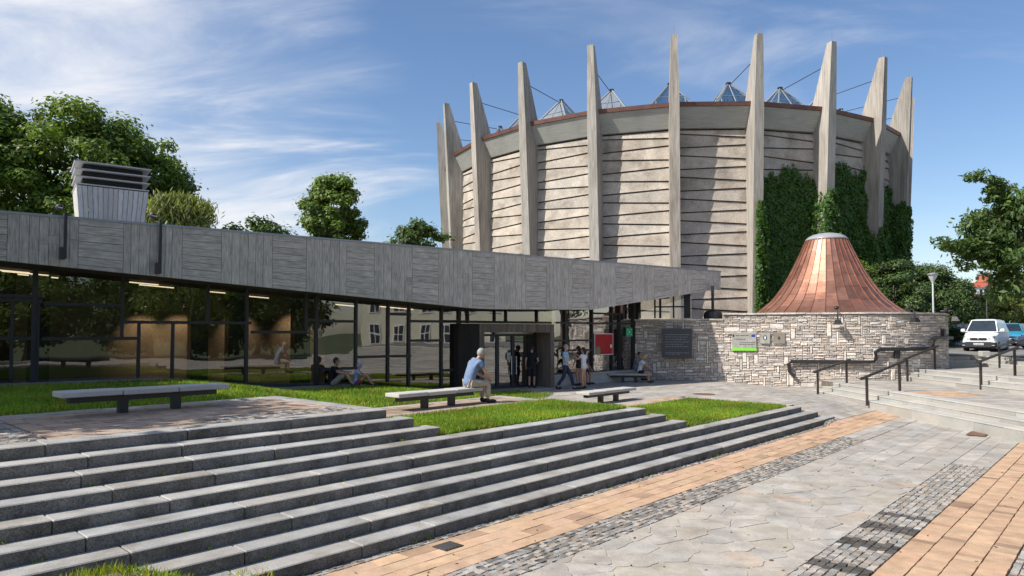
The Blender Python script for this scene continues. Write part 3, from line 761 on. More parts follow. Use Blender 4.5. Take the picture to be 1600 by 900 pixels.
def pil_ivy(k, z0_, z1, seed, w=.8, tmin=-1, tmax=1):
    a = AB[k]
    def fn(rng):
        z = rng.uniform(z0_, z1); th = rng.uniform(tmin, tmax)
        taper = .35 + .65*min(1, (z1-z)/1.6)
        tg = th*w*taper; ro = rout(z) + .05 + .3*rng.random()*taper*(1-.5*abs(th)) + .12*sin(z*3+th*4)
        if rng.random() < .35: ro = RW + rng.random()*(ro-RW); tg = (w*.75 + .25*rng.random())*taper*(1 if (tmin > -.5 or rng.random() < .5) else -1)
        a_ = a; p = rp(a_, ro, z, tg); nn_ = rp(a_, 1, 0, th*.9) - RC
        return p, nn_
    return fn
ivy('ivy', 'ivy column climbing the fin left of the copper cone', pil_ivy(k0, 0, 11.2, 5, .5, -.35, 1.3), 10000, 45)
ivy('ivy', 'bright ivy plume climbing the fin behind the cone cap', pil_ivy(k0+1, 0, 12.2, 6, .8), 6500, 46)
def flank_ivy(k, top, seed, slope=1.2):
    a = AB[k]
    def fn(rng):
        z = rng.uniform(0, top); f_ = rng.random(); r_ = RW + f_*(rout(z)-RW)
        if z > top - slope*f_ + .3*sin(r_*5) + .4*rng.random(): return None
        return rp(a, r_, z, -.36 - .28*rng.random() - .1*sin(z*2.3+r_*2)), Vector((-cos(a), -sin(a), 0))
    return fn
ivy('ivy', 'ivy on the shaded flank of the fin right of the cone', flank_ivy(k0+2, 11.6, 8, 3.5), 5500, 48)
ivy('ivy', 'ivy on the flank of the last but one fin at the right', flank_ivy(k0+3, 12.6, 9, .8), 6500, 49)
ivy('ivy', 'ivy on the flank of the fin at the rotunda right edge', flank_ivy(k0+4, 12.0, 10, .8), 5000, 50)
ivy('ivy', 'ivy column on the outer edge of the last but one fin', pil_ivy(k0+3, 0, 12.2, 11, .6), 5000, 51)
ivy('ivy', 'ivy climbing the fin at the rotunda right side', pil_ivy(k0+2, 0, 10.0, 7, .7), 5000, 47)

# ------------------------------------------------------------------ pavilion with the long concrete fascia
pav = empty('museum_pavilion', fpt(-6, 0), 0, 'low pavilion with a long board-marked concrete fascia and dark glass front', 'building')
FOFF = 1.6
def fz(px, py): return fs(px, py, FOFF)
ZTOP = (fz(0, 333)[1] + fz(700, 390)[1])/2
sL, zL = fz(0, 407); sA, zA = fz(752, 483); sB, zB = fz(925, 484); sE, zE = fz(1126, 451); sEnd = sE
def zbot(s):
    if s < sA: return zA + (s-sA)*(zL-zA)/(sL-sA)
    if s < sB: return zA + (s-sA)*(zB-zA)/(sB-sA)
    return zB + (s-sB)*(zE-zB)/(sE-sB)
SLEFT = -32
print('fascia', ZTOP, sL, zL, sA, zA, sB, zB, sE, zE)
# backing slab
bk = MB()
for s0, s1 in ((SLEFT, sA), (sA, sB), (sB, sE)):
    p = [fpt(s0, zbot(s0)+.004, FOFF-.02), fpt(s1, zbot(s1)+.004, FOFF-.02), fpt(s1, zbot(s1)+.004, FOFF-.35), fpt(s0, zbot(s0)+.004, FOFF-.35)]
    q = [fpt(s0, ZTOP-.02, FOFF-.02), fpt(s1, ZTOP-.02, FOFF-.02), fpt(s1, ZTOP-.02, FOFF-.35), fpt(s0, ZTOP-.02, FOFF-.35)]
    bk.hexa(p+q, (.3,.3,.3))
fas = bk.build('fascia', M_board, pav)
bb = MB()
def board(b, s0, s1, zlo0, zlo1, zhi0, zhi1, horiz):
    d = random.uniform(.0, .012); col = tint(.92, 1.07, .012); o = random.uniform(0, 50)
    g = .0045
    p = [fpt(s0+g, zlo0, FOFF+d), fpt(s1-g, zlo1, FOFF+d), fpt(s1-g, zlo1, FOFF-.03), fpt(s0+g, zlo0, FOFF-.03),
         fpt(s0+g, zhi0, FOFF+d), fpt(s1-g, zhi1, FOFF+d), fpt(s1-g, zhi1, FOFF-.03), fpt(s0+g, zhi0, FOFF-.03)]
    B0 = len(b.f); b.hexa(p, col)
    w = s1-s0; hgt = zhi0-zlo0
    if horiz: uv = [(o, o), (o, o+w), (o+hgt, o+w), (o+hgt, o)]
    else: uv = [(o, o), (o+w, o), (o+w, o+hgt), (o, o+hgt)]
    for i in range(B0, len(b.f)): b.uv[i] = uv
    # front face is face index 2 -> vertices 0,1,5,4 ok
s = SLEFT; panel = 0
# alternating fields: vertical boards, then an inset of horizontal boards framed by a wide board above and below
while s < sE - .02:
    if panel % 2 == 0:
        wtot = random.uniform(1.3, 1.5); n = random.choice([6,6,7,7])
        ws = [random.uniform(.7, 1.3) for _ in range(n)]; sm = sum(ws)
        for w in ws:
            e = min(s + wtot*w/sm, sE)
            if e - s > .02:
                # some boards are butt-jointed part way up
                if random.random() < .3:
                    zz = random.uniform(.35, .65)*(ZTOP-zbot(s))+zbot(s)
                    board(bb, s, e, zbot(s), zbot(e), zz-.003, zz-.003, False); board(bb, s, e, zz+.003, zz+.003, ZTOP, ZTOP, False)
                else: board(bb, s, e, zbot(s), zbot(e), ZTOP, ZTOP, False)
            s = e
    else:
        wtot = random.uniform(.95, 1.1); e = min(s+wtot, sE)
        zt = ZTOP-.16
        nb_ = max(3, round((zt - zbot(e) - .12)/.2)); 
        def zz(s_, t): return zbot(s_)+.10 + (zt - zbot(s_) - .10)*t
        board(bb, s, e, zbot(s), zbot(e), zz(s,0)-.008, zz(e,0)-.008, True)
        for i in range(nb_):
            j0 = i/nb_; j1 = (i+1)/nb_
            board(bb, s, e, zz(s, j0)+.005, zz(e, j0)+.005, zz(s, j1)-.005, zz(e, j1)-.005, True)
        board(bb, s, e, zt+.006, zt+.006, ZTOP, ZTOP, True)
        s = e
    panel += 1
bb.build('formwork_boards', M_board, fas)
fl = MB(); 
fl.hexa([fpt(SLEFT, ZTOP, FOFF+.03), fpt(sE+.02, ZTOP, FOFF+.03), fpt(sE+.02, ZTOP, FOFF-.4), fpt(SLEFT, ZTOP, FOFF-.4), fpt(SLEFT, ZTOP+.06, FOFF+.03), fpt(sE+.02, ZTOP+.06, FOFF+.03), fpt(sE+.02, ZTOP+.06, FOFF-.4), fpt(SLEFT, ZTOP+.06, FOFF-.4)])
fl.build('roof_flashing', M_zinc, fas)
# roof and side walls
E = fpt(sE, 0, FOFF); roofpoly = [fpt(SLEFT, 0, FOFF-.36), fpt(sE-.02, 0, FOFF-.36), Vector((7.5, 40, 0)), Vector((2, 46, 0)), Vector((-32, 46, 0))]
rf = MB(); rf.face([p + ZX*(ZTOP-.05) for p in roofpoly]); rf.face([p + ZX*(ZTOP-.09) for p in roofpoly][::-1]); rf.build('roof', M_roof, pav)
rw = MB()
for p, q, za, zb_ in ((roofpoly[1], roofpoly[2], zE, zE), (roofpoly[2], roofpoly[3], 0, 0), (roofpoly[3], roofpoly[4], 0, 0)):
    rw.face([p+ZX*za, q+ZX*zb_, q+ZX*(ZTOP-.02), p+ZX*(ZTOP-.02)])
rw.build('back_wall', M_board, pav)
# soffit / ceiling following the wedge
sf = MB()
for s0, s1 in ((SLEFT, sA), (sA, sB), (sB, sE)):
    sf.face([fpt(s0, zbot(s0)+.03, FOFF-.3), fpt(s1, zbot(s1)+.03, FOFF-.3), fpt(s1, zbot(s1)+.03, -10), fpt(s0, zbot(s0)+.03, -10)][::-1])
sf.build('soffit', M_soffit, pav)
# interior
inn = MB(); inn.face([fpt(-30, .9, 0), fpt(6, .42, 0), fpt(6, .42, -10), fpt(-30, .9, -10)]); inn.build('floor', M_infloor, pav)
iw = MB(); s0, s1 = fs(190, 500)[0]-1.5, fs(560, 500)[0]+.5
iw.face([fpt(s0-1, .3, -4.5), fpt(s1, .3, -4.5), fpt(s1, 6, -4.5), fpt(s0-1, 6, -4.5)]); iw.build('exhibition_wall', M_inwall, pav)
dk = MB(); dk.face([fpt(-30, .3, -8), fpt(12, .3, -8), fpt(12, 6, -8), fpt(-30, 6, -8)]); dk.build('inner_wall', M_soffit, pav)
for px in (105, 365, 425, 530):
    sC = fs(px, 500)[0]; cb = MB(); c = fpt(sC-.6, 2.9, -2.2); cb.box(c, (.55, .55, 5.2), (FD, FN, ZX)); cb.build('column', M_black, pav)
M_strip = emitmat('strip_light', (1, .82, .6), 1.3); M_warm = emitmat('spot_lamp', (1, .78, .5), 12)
for px, py, ln, off in ((40,423,1.1,-1.5),(60,418,1.0,-2.2),(5,433,1.2,-1.2),(245,435,1.0,-1.8),(225,445,.8,-1.1),(330,443,.9,-2.0),(400,442,.9,-2.5),(540,458,.8,-2.6),(620,478,1.4,-1.4)):
    sc = fs(px, py, off)[0]; b = MB(); z_ = zbot(sc)-.04
    b.hexa([fpt(sc-ln/2, zbot(sc-ln/2)-.05, off+.04), fpt(sc+ln/2, zbot(sc+ln/2)-.05, off+.04), fpt(sc+ln/2, zbot(sc+ln/2)-.05, off-.04), fpt(sc-ln/2, zbot(sc-ln/2)-.05, off-.04),
            fpt(sc-ln/2, zbot(sc-ln/2)-.02, off+.04), fpt(sc+ln/2, zbot(sc+ln/2)-.02, off+.04), fpt(sc+ln/2, zbot(sc+ln/2)-.02, off-.04), fpt(sc-ln/2, zbot(sc-ln/2)-.02, off-.04)])
    b.build('strip_light', M_strip, pav)
for px in (228, 288, 383, 470, 600):
    sc = fs(px, 480, -3.6)[0]; z_ = fs(px, 478, -3.6)[1]
    b = MB(); b.tube([fpt(sc, z_+.12, -3.65), fpt(sc, z_, -3.75)], .06, 8); b.build('spot_lamp', M_black, pav)
    ld = bpy.data.lights.new('spot_light', 'SPOT'); lo = bpy.data.objects.new('spot_light', ld); link(lo, pav)
    ld.energy = 85; ld.color = (1, .74, .48); ld.spot_size = R(75); ld.spot_blend = .9; ld.shadow_soft_size = .04
    p = fpt(sc, z_, -3.6); tgt = fpt(sc, z_-1.1, -4.5); lo.location = mworld(pav).inverted() @ p
    lo.rotation_euler = (p-tgt).to_track_quat('Z', 'Y').to_euler()
# mullions and transoms (vertical: px, top, bottom; horizontal: px0, px1, py)
def zbase(s): return zlawn(uv_of(fpt(s, 0, .1))[0]) + .03
def vbar(px, y0, y1, w=.09, full=False):
    s0, za = fs(px, y0); _, zb_ = fs(px, y1)
    if full: za = zbot(s0)+.02; zb_ = zbase(s0)
    b = MB(); b.box(fpt(s0, (za+zb_)/2, .02), (w, .14, za-zb_), (FD, FN, ZX)); b.build('mullion', M_frame, pav)
def hbar(p0, p1, py, w=.09, py1=None):
    s0, z0_ = fs(p0, py); s1, z1 = fs(p1, py); zc = (z0_+z1)/2 if py1 is None else None
    # transoms are level
    sc, zc = fs((p0+p1)/2, py)
    b = MB(); b.box(fpt((s0+s1)/2, zc, .021), (abs(s1-s0), .13, w), (FD, FN, ZX)); b.build('transom', M_frame, pav)
for px, w in ((66,.13),(-130,.12),(392,.09),(499,.1),(641,.09),(691,.08),(718,.12)): vbar(px, 0, 0, w, True)
for px, y0, y1 in ((192,425,527),(217,505,590),(270,505,597),(325,440,505),(478,455,518),(556,462,576),(606,470,597),(730,482,505),(60,468,592),(20,468,592)): vbar(px, y0, y1, .08)
for p0, p1, py in ((68,192,476),(66,217,529),(192,392,504),(392,478,519),(478,499,500),(499,556,502),(606,641,491),(556,641,557),(641,691,532),(691,718,502),(499,556,576),(691,718,578),(-130,66,461),(-130,66,468),(-130,60,529),(641,860,503)): hbar(p0, p1, py)
bs = MB()
for a, c in ((-26, -12), (-12, fs(718,500)[0])):
    bs.hexa([fpt(a, zbase(a)-.1, .09), fpt(c, zbase(c)-.1, .09), fpt(c, zbase(c)-.1, -.05), fpt(a, zbase(a)-.1, -.05), fpt(a, zbase(a)+.1, .09), fpt(c, zbase(c)+.1, .09), fpt(c, zbase(c)+.1, -.05), fpt(a, zbase(a)+.1, -.05)])
bs.build('sill', M_frame, pav)
cols = [fs(px, 500)[0] for px in (-700, -400, -130, 66, 192, 270, 392, 499, 556, 641, 691, 718)]
for a, c in zip(cols[:-1], cols[1:]):
    b = MB(); d = random.uniform(-.004, .004)
    b.face([fpt(a, zbase(a), -d), fpt(c, zbase(c), d), fpt(c, zbot(c)+.02, d), fpt(a, zbot(a)+.02, -d)]); b.build('window_pane', G_pane, pav)
s0, s1 = fs(718,500)[0], fs(868,500)[0]
b = MB(); b.face([fpt(s0, 2.5, 0), fpt(s1, 2.5, 0), fpt(s1, zbot(s1)+.1, 0), fpt(s0, zbot(s0)+.1, 0)]); b.build('window_pane', G_pane, pav)
for px in (772, 790, 838): vbar(px, 484, 503, .05)

# entrance portal projecting from the glass
PO = .95; z_t = fs(800, 506, PO)[1]; pz = .45
por = MB()
sl0, sl1 = fs(719, 560, PO*.3)[0], fs(749, 560, PO)[0]; sr0, sr1 = fs(858, 560, PO)[0], fs(866, 560, PO)[0]
zl_ = fs(800, 519, PO)[1]
por.hexa([fpt(sl0-.1, pz, PO*.35), fpt(sl1, pz, PO), fpt(sl1, pz, 0), fpt(sl0-.1, pz, 0), fpt(sl0-.1, z_t, PO*.35), fpt(sl1, z_t, PO), fpt(sl1, z_t, 0), fpt(sl0-.1, z_t, 0)], (.25,.24,.26))
s = sl1
while s < sr1 - .01:       # board marked lintel
    e = min(s+random.uniform(.12,.2), sr1); col = tint(.8,1.2,.04)
    d = random.uniform(0,.01)
    por.box(fpt((s+e)/2, (zl_+z_t)/2, PO/2+d), (e-s-.006, PO, z_t-zl_), (FD, FN, ZX), col); s = e
por.box(fpt(sl1+.11, (pz+zl_)/2-.003, PO/2+.012), (.22, PO, zl_-pz), (FD, FN, ZX), (.9,.9,.9))
por.box(fpt(sr1-.1, (pz+zl_)/2-.003, PO/2+.012), (.2, PO, zl_-pz), (FD, FN, ZX), (1.3,1.3,1.3))
portal = por.build('portal', M_portal, pav)
# doors
dz0 = .47; dzt = fs(800, 522, 0)[1]
sd0, sd1, sd2, sd3 = [fs(px, 560, 0)[0] for px in (776, 800, 826, 846)]
for a, c, nm in ((sl1+.25, sd0, 'side_light'), (sd0, sd1, 'door'), (sd1, sd2, 'door'), (sd2, sr1-.25, 'side_light')):
    f = MB()
    for ss in (a+.035, c-.035): f.box(fpt(ss, (dz0+dzt)/2, .05), (.07, .06, dzt-dz0), (FD, FN, ZX))
    for zz_ in (dz0+.05, dzt-.04): f.box(fpt((a+c)/2, zz_, .052), (c-a, .05, .09), (FD, FN, ZX))
    do = f.build(nm, M_frame, pav)
    g = MB(); g.face([fpt(a, dz0, .03), fpt(c, dz0, .03), fpt(c, dzt, .03), fpt(a, dzt, .03)]); g.build('door_glass', G_pane, do)
    if nm == 'door':
        h = MB(); sx_ = c-.12 if a == sd0 else a+.12; h.tube([fpt(sx_, 1.0, .14), fpt(sx_, 1.75, .14)], .018, 6)
        for zz_ in (1.05, 1.7): h.tube([fpt(sx_, zz_, .05), fpt(sx_, zz_, .14)], .012, 5)
        h.build('handle', M_white, do)
b = MB(); b.box(fpt((sd0+sd2)/2, dzt+.03, .09), (sd2-sd0+.3, .1, .06), (FD, FN, ZX)); b.build('door_track', M_zinc, pav)
nt_ = MB(); nt_.box(fpt(sd1-.22, 1.75, .075), (.2,.012,.3), (FD, FN, ZX)); nt_.build('door_notice', M_plate, pav)
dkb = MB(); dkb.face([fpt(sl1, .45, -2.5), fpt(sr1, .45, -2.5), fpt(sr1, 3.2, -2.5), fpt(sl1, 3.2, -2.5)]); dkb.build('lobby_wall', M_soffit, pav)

# right glazing turned parallel to the steps, stone plinth under it
RO = fpt(sr1, 0, 0); WA = Vector((5.9, 33.2, 0)); RD = (WA-RO).normalized(); RN = Vector((RD.y, -RD.x, 0)); RL = (WA-RO).length
def rpt(s, z, off=0): return RO + RD*s + RN*off + ZX*z
zr = 3.75
b = MB(); b.face([rpt(0,.9,0), rpt(RL,.9,0), rpt(RL,zr+1.2,0), rpt(0,zr+1.2,0)]); b.build('window_pane', G_pane, pav)
def rs_(px): 
    p = onp(px, 540, RO, RN); return (p-RO).dot(RD)
for px in (882, 924, 955, 967, 990):
    b = MB(); b.box(rpt(rs_(px), (zr+1.2+.5)/2, .02), (.09 if px < 980 else .2, .14, zr+.7), (RD, RN, ZX)); b.build('mullion', M_frame, pav)
for p0, p1, py in ((866, 990, 505), (866, 924, 532), (882, 924, 547), (924, 967, 490)):
    a, c = rs_(p0), rs_(p1); z_ = onp((p0+p1)/2, py, RO, RN).z
    b = MB(); b.box(rpt((a+c)/2, z_, .021), (abs(c-a), .13, .08), (RD, RN, ZX)); b.build('transom', M_frame, pav)
b = MB(); b.box(rpt(RL/2, .62, .2), (RL, .5, .5), (RD, RN, ZX)); b.box(rpt(RL/2, .9, .22), (RL, .6, .07), (RD, RN, ZX)); b.build('stone_plinth', M_pale, pav)
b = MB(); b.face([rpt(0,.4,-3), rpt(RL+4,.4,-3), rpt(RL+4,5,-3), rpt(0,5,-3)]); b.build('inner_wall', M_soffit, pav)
b = MB(); b.face([rpt(0,.5,0), rpt(RL,.5,0), rpt(RL,.5,-3), rpt(0,.5,-3)]); b.build('floor', M_infloor, pav)

# vent shaft on the roof
vc = at(172, 330, 25.5); vs = empty('ventilation_shaft', (vc.x, vc.y, ZTOP-.05), 0, 'flared concrete ventilation shaft with louvred top standing on the roof', 'vent')
b = MB()
def ring(z, hx, hy): return [Vector((vc.x, vc.y, 0)) + FD*(sx_*hx) + FN*(-sy*hy) + ZX*z for sx_, sy in ((-1,-1),(1,-1),(1,1),(-1,1))]
zsb = at(172, 350, 25.5).z - .6; zs1 = at(172, 302, 25.5).z; zs2 = at(172, 267, 25.5).z
r0 = ring(zsb, .98, .85); r1 = ring(zs1, 1.14, 1.0)
nb = 14
for k in range(4):
    for j in range(nb):
        a0, a1 = j/nb+.004, (j+1)/nb-.004; k2 = (k+1) % 4
        P0, P1, Q0, Q1 = r0[k], r0[k2], r1[k], r1[k2]; o_ = random.uniform(0, 40)
        b.face([P0.lerp(P1,a0), P0.lerp(P1,a1), Q0.lerp(Q1,a1), Q0.lerp(Q1,a0)], tint(.85,1.15,.02), [(o_,o_),(o_+.15,o_),(o_+.15,o_+2),(o_,o_+2)])
b.face(r1)
b.build('shaft', mat('light_board_concrete', (.56,.54,.51), var=.25, scale=1.6, coord='UV', stretch=(14,1.6,1), rough=.85, bump=.3, bscale=5, attr=True, bdist=.01), vs)
b = MB(); b.hexa(ring(zs1+.003, .95, .8) + ring(zs2-.05, .95, .8)); b.build('dark_core', M_dark, vs)
for i in range(4):
    z = zs1 + .06 + (zs2-zs1-.06)*i/3.0; e = 1.15+.02*i
    b = MB(); b.hexa(ring(z-.02, e, e-.15) + ring(z+.02, e+.015, e-.135)); b.build('louvre', M_white2, vs)

# floodlight arms hanging over the fascia
for i, (px, y0, y1) in enumerate(((102, 335, 404), (250, 347, 427))):
    s0 = fs(px, (y0+y1)/2, FOFF+.1)[0]; zt = ZTOP+.12; zb_ = fs(px, y1, FOFF+.1)[1]
    r = empty('floodlight', fpt(s0, zt, FOFF+.1), 0, ('black floodlight bar hanging over the fascia, left of the ventilation shaft', 'black floodlight bar hanging over the fascia, right of the ventilation shaft')[i], 'floodlight', 'floodlights on the fascia')
    b = MB(); b.box(fpt(s0, (zt+zb_)/2, FOFF+.13), (.07, .1, zt-zb_), (FD, FN, ZX)); b.build('arm', M_black, r)
    b = MB(); b.box(fpt(s0-.06, zb_+.12, FOFF+.2), (.12, .2, .3), (FD, FN, ZX)); b.build('lamp_head', M_black, r)
    b = MB(); b.tube([fpt(s0-.25, ZTOP+.06, .9), fpt(s0-.2, ZTOP+.35, 1.1), fpt(s0-.05, ZTOP+.25, FOFF)], .02, 6); b.tube([fpt(s0, zt, FOFF+.1), fpt(s0, zt+.02, FOFF-.4)], .04, 6)
    b.sphere(fpt(s0-.12, ZTOP+.33, 1.2), .09); b.build('bracket', M_black, r)

# ------------------------------------------------------------------ stone wall round the copper cone
CC = Vector((16.2, 36.0, 0)); CR = 5.7
v_ = CC - WA; dist = v_.length; ang = atan2(v_.y, v_.x) - math.asin(CR/dist); tl = sqrt(dist*dist - CR*CR)
WD = Vector((cos(ang), sin(ang), 0)); TP = WA + WD*tl; aT = atan2((TP-CC).y, (TP-CC).x)
WLEN = tl + CR*R(190)
def wall_pt(s):
    if s <= tl: p = WA + WD*s; n = Vector((WD.y, -WD.x, 0))
    else:
        a = aT + (s-tl)/CR; n = Vector((cos(a), sin(a), 0)); p = CC + n*CR
    return p, n
WT = at(1300, 488, 30.6).z; WB = .1
wl = empty('stone_wall', TP, 0, 'curved pale limestone rubble wall carrying the copper cone', 'wall')
S_HI = 4.3         # upper wall begins here, lower ledge to the left
def wtop(s): return WT if s > S_HI else WT - .26
b = MB()
ns = 120
for i in range(ns):
    s0, s1 = WLEN*i/ns, WLEN*(i+1)/ns
    p0, n0 = wall_pt(s0); p1, n1 = wall_pt(s1); zt = wtop((s0+s1)/2) - .06
    b.hexa([p0+n0*-.02+ZX*-.2, p1-n1*.02-ZX*.2, p1-n1*.5-ZX*.2, p0-n0*.5-ZX*.2, p0-n0*.02+ZX*zt, p1-n1*.02+ZX*zt, p1-n1*.5+ZX*zt, p0-n0*.5+ZX*zt])
b.build('core', M_mortar, wl)
cw, ch = .1, .072
NX = int(WLEN/cw); NZ = int((WT - .08 - WB)/ch); occ = np.zeros((NX, NZ), bool); b = MB()
for z in range(NZ):
    for x in range(NX):
        if occ[x, z] or (WB + (z+1)*ch > wtop(x*cw) - .07): continue
        r = random.random()
        if r < .035: w, h = random.choice([1, 1, 2]), random.randint(4, 8)
        elif r < .06: w, h = random.randint(4, 7), random.randint(2, 3)
        elif r < .15: w, h = random.randint(3, 5), 2
        else: w, h = random.choice([2,2,3,3,4,4,5]), 1
        w = min(w, NX-x); h = min(h, NZ-z)
        while w > 1 and occ[x:x+w, z].any(): w -= 1
        while h > 1 and (occ[x:x+w, z:z+h].any() or WB+(z+h)*ch > wtop(x*cw)-.07): h -= 1
        occ[x:x+w, z:z+h] = True
        g = .009; s0, s1 = x*cw+g*random.uniform(.5,1.2), (x+w)*cw-g*random.uniform(.5,1.2); za, zb_ = WB+z*ch+g*random.uniform(.4,1.2), WB+(z+h)*ch-g*random.uniform(.4,1.2)
        d = random.uniform(.0, .05); col = tint(.8, 1.12, .05)
        if h >= 3 and w <= 2: col = tint(.95, 1.12, .03)
        p0, n0 = wall_pt(s0); p1, n1 = wall_pt(s1)
        j = [random.uniform(-.008,.012) for _ in range(4)]; e = .016
        A_ = [p0+ZX*za, p1+ZX*za, p1+ZX*zb_, p0+ZX*zb_]; tt = (p1-p0).normalized()
        B_ = [p0+n0*(d+j[0])+ZX*(za+e)+tt*e, p1+n1*(d+j[1])+ZX*(za+e)-tt*e, p1+n1*(d+j[2])+ZX*(zb_-e)-tt*e, p0+n0*(d+j[3])+ZX*(zb_-e)+tt*e]
        A_ = [q - n0*.03 for q in A_]
        b.face(B_, col)
        for k in range(4): b.face([A_[k], A_[(k+1)%4], B_[(k+1)%4], B_[k]], col)
b.build('masonry', M_wall, wl)
b = MB(); s = 0
while s < WLEN:
    e = min(s + random.uniform(.35, .8), WLEN); m_ = (s+e)/2
    if s < S_HI < e: e = S_HI
    p0, n0 = wall_pt(s+.004); p1, n1 = wall_pt(e-.004); zt = wtop(m_); o_ = .07 + random.uniform(0,.02); zj = random.uniform(-.008,.008)
    b.hexa([p0+n0*o_+ZX*(zt-.075+zj), p1+n1*o_+ZX*(zt-.075+zj), p1-n1*.55+ZX*(zt-.075+zj), p0-n0*.55+ZX*(zt-.075+zj), p0+n0*o_+ZX*(zt+zj), p1+n1*o_+ZX*(zt+zj), p1-n1*.55+ZX*(zt+zj), p0-n0*.55+ZX*(zt+zj)], tint(.7,1.0,.04))
    s = e
b.build('coping', M_wall, wl)
def ws(px, guess=6):       # wall parameter under a pixel column
    best = None
    for i in range(400):
        s = (tl + CR*R(80))*i/399; p, n = wall_pt(s); x = 800 + F*p.x/p.y
        if best is None or abs(x-px) < best[0]: best = (abs(x-px), s)
    return best[1]
def wz(px, py):
    p, n = wall_pt(ws(px)); return at(px, py, p.y).z
# flat terrace top behind the coping
b = MB(); pts = [wall_pt(WLEN*i/60)[0] - wall_pt(WLEN*i/60)[1]*.45 for i in range(61)]
b.face([p + ZX*(WT-.12) for p in pts[20:]] ); b.build('terrace_roof', M_roof, wl)

# copper cone
KC = CC + Vector((.45, 0, 0))
cone = empty('copper_cone', KC + ZX*(WT-.1), 0, 'bell shaped copper clad roof cone with a pale domed cap above the stone wall', 'roof cone')
Y0 = 36.0; prof = [(at(0, y, Y0).z, hw*Y0/F) for y, hw in ((497, 119), (492, 111), (487, 103), (480, 94), (470, 82.5), (460, 74), (445, 63.5), (430, 55), (415, 47.5), (400, 40.5), (388, 35), (375, 29.5))]
NSEG = 34; b = MB()
for i in range(NSEG):
    a0 = 2*pi*i/NSEG + .006; a1 = 2*pi*(i+1)/NSEG - .006
    # courses of sheets: split profile by height with staggered joints
    zs = [p[0] for p in prof]; off = random.uniform(0, .5); z = zs[0]
    brk = [zs[0]]; 
    while brk[-1] + .62 < zs[-1]: brk.append(brk[-1] + (.42 + off if len(brk) == 1 else random.uniform(.6,.75)))
    brk.append(zs[-1])
    def rad(z):
        for k in range(len(prof)-1):
            if prof[k][0] <= z <= prof[k+1][0]: return prof[k][1] + (prof[k+1][1]-prof[k][1])*(z-prof[k][0])/(prof[k+1][0]-prof[k][0])
        return prof[-1][1] if z > prof[-1][0] else prof[0][1]
    for k in range(len(brk)-1):
        col = tint(.72, 1.25, .04); za, zb_ = brk[k], brk[k+1]
        if zb_ - za < .02: continue
        for q in range(4):
            z0_, z1_ = za + (zb_-za)*q/4, za + (zb_-za)*(q+1)/4
            lap0 = .012*(1 - q/4); lap1 = .012*(1 - (q+1)/4)
            r0_, r1_ = rad(z0_)+lap0, rad(z1_)+lap1
            b.face([KC+Vector((r0_*cos(a0), r0_*sin(a0), z0_)), KC+Vector((r0_*cos(a1), r0_*sin(a1), z0_)), KC+Vector((r1_*cos(a1), r1_*sin(a1), z1_)), KC+Vector((r1_*cos(a0), r1_*sin(a0), z1_))], col)
b.build('copper_sheets', M_copper, cone)
b = MB()
for i in range(NSEG):
    a = 2*pi*i/NSEG; t = Vector((-sin(a), cos(a), 0)); n = Vector((cos(a), sin(a), 0)); prev = None
    for z, r in prof:
        ring_ = [KC+n*(r-.02)+t*.018+ZX*z, KC+n*(r+.05)+t*.012+ZX*z, KC+n*(r+.05)-t*.012+ZX*z, KC+n*(r-.02)-t*.018+ZX*z]
        if prev:
            for k in range(3): b.face([prev[k], prev[k+1], ring_[k+1], ring_[k]][::-1], (.75,.7,.7))
        prev = ring_
b.build('standing_seam', M_copper, cone)
zc = prof[-1][0]; b = MB(); b.lathe([(.88,0),(1.03,-.03),(1.05,.03),(1.0,.09),(.89,.19),(.69,.29),(.38,.36),(.001,.385)], KC+ZX*(zc-.02), 40)
b.build('dome_cap', mat('dome_acrylic', (.3,.31,.32), var=.12, rough=.3), cone, smooth=True)

# things on the wall
def on_wall(px, py, off=.06):
    s = ws(px); p, n = wall_pt(s); z = at(px, py, p.y).z; return p + n*off + ZX*z, n, Vector((-n.y, n.x, 0))
def plate(name, px0, px1, py0, py1, m, label, cat, group=None, off=.075, th=.03):
    a, n, _ = on_wall(px0, py0, off); c, n2, _ = on_wall(px1, py1, off); t = Vector((c.x-a.x, c.y-a.y, 0)); w = t.length; t.normalize(); nn = Vector((t.y, -t.x, 0))
    ctr = Vector(((a.x+c.x)/2, (a.y+c.y)/2, (a.z+c.z)/2)); h = a.z-c.z
    r = empty(name, ctr, 0, label, cat, group); b = MB(); b.bbox(ctr, (w, th, h), .005, (t, nn, ZX)); b.build('panel', m, r)
    return r, ctr, t, nn, w, h
def lines(r, ctr, t, nn, w, h, rows, m, off=.02, hh=.025):
    b = MB()
    for (fy, x0, x1) in rows:
        x = x0
        while x < x1:
            l_ = random.uniform(.03,.1); e = min(x+l_, x1)
            b.box(ctr + t*((x+e)/2-.5)*w + ZX*(.5-fy)*h + nn*off, ((e-x)*w*.9, .004, hh*random.uniform(.8,1.1)), (t, nn, ZX)); x = e + .018
    b.build('lettering', m, r)
r, c, t, n, w, h = plate('wall_plaque', 1036, 1082, 514, 559, M_slate, 'large dark slate plaque with rows of lettering on the stone wall', 'plaque', off=.3, th=.3)
lines(r, c, t, n, w, h, [(.2,.1,.9),(.28,.1,.85),(.36,.12,.8),(.45,.1,.9),(.53,.12,.7),(.61,.1,.85),(.82,.1,.9),(.87,.12,.6)], M_silver, .155, .04)
r, c, t, n, w, h = plate('info_plate', 1144, 1181, 520, 548, M_plate, 'clear information plate with a lime green band along its foot', 'sign')
b = MB(); b.box(c - ZX*(h/2-.06) + n*.02, (w*1.01, .006, .12), (t, n, ZX)); b.build('green_band', M_lime, r)
lines(r, c, t, n, w, h, [(.15,.15,.7),(.36,.1,.55),(.55,.3,.95),(.65,.3,.95)], M_slate, .018, .03)
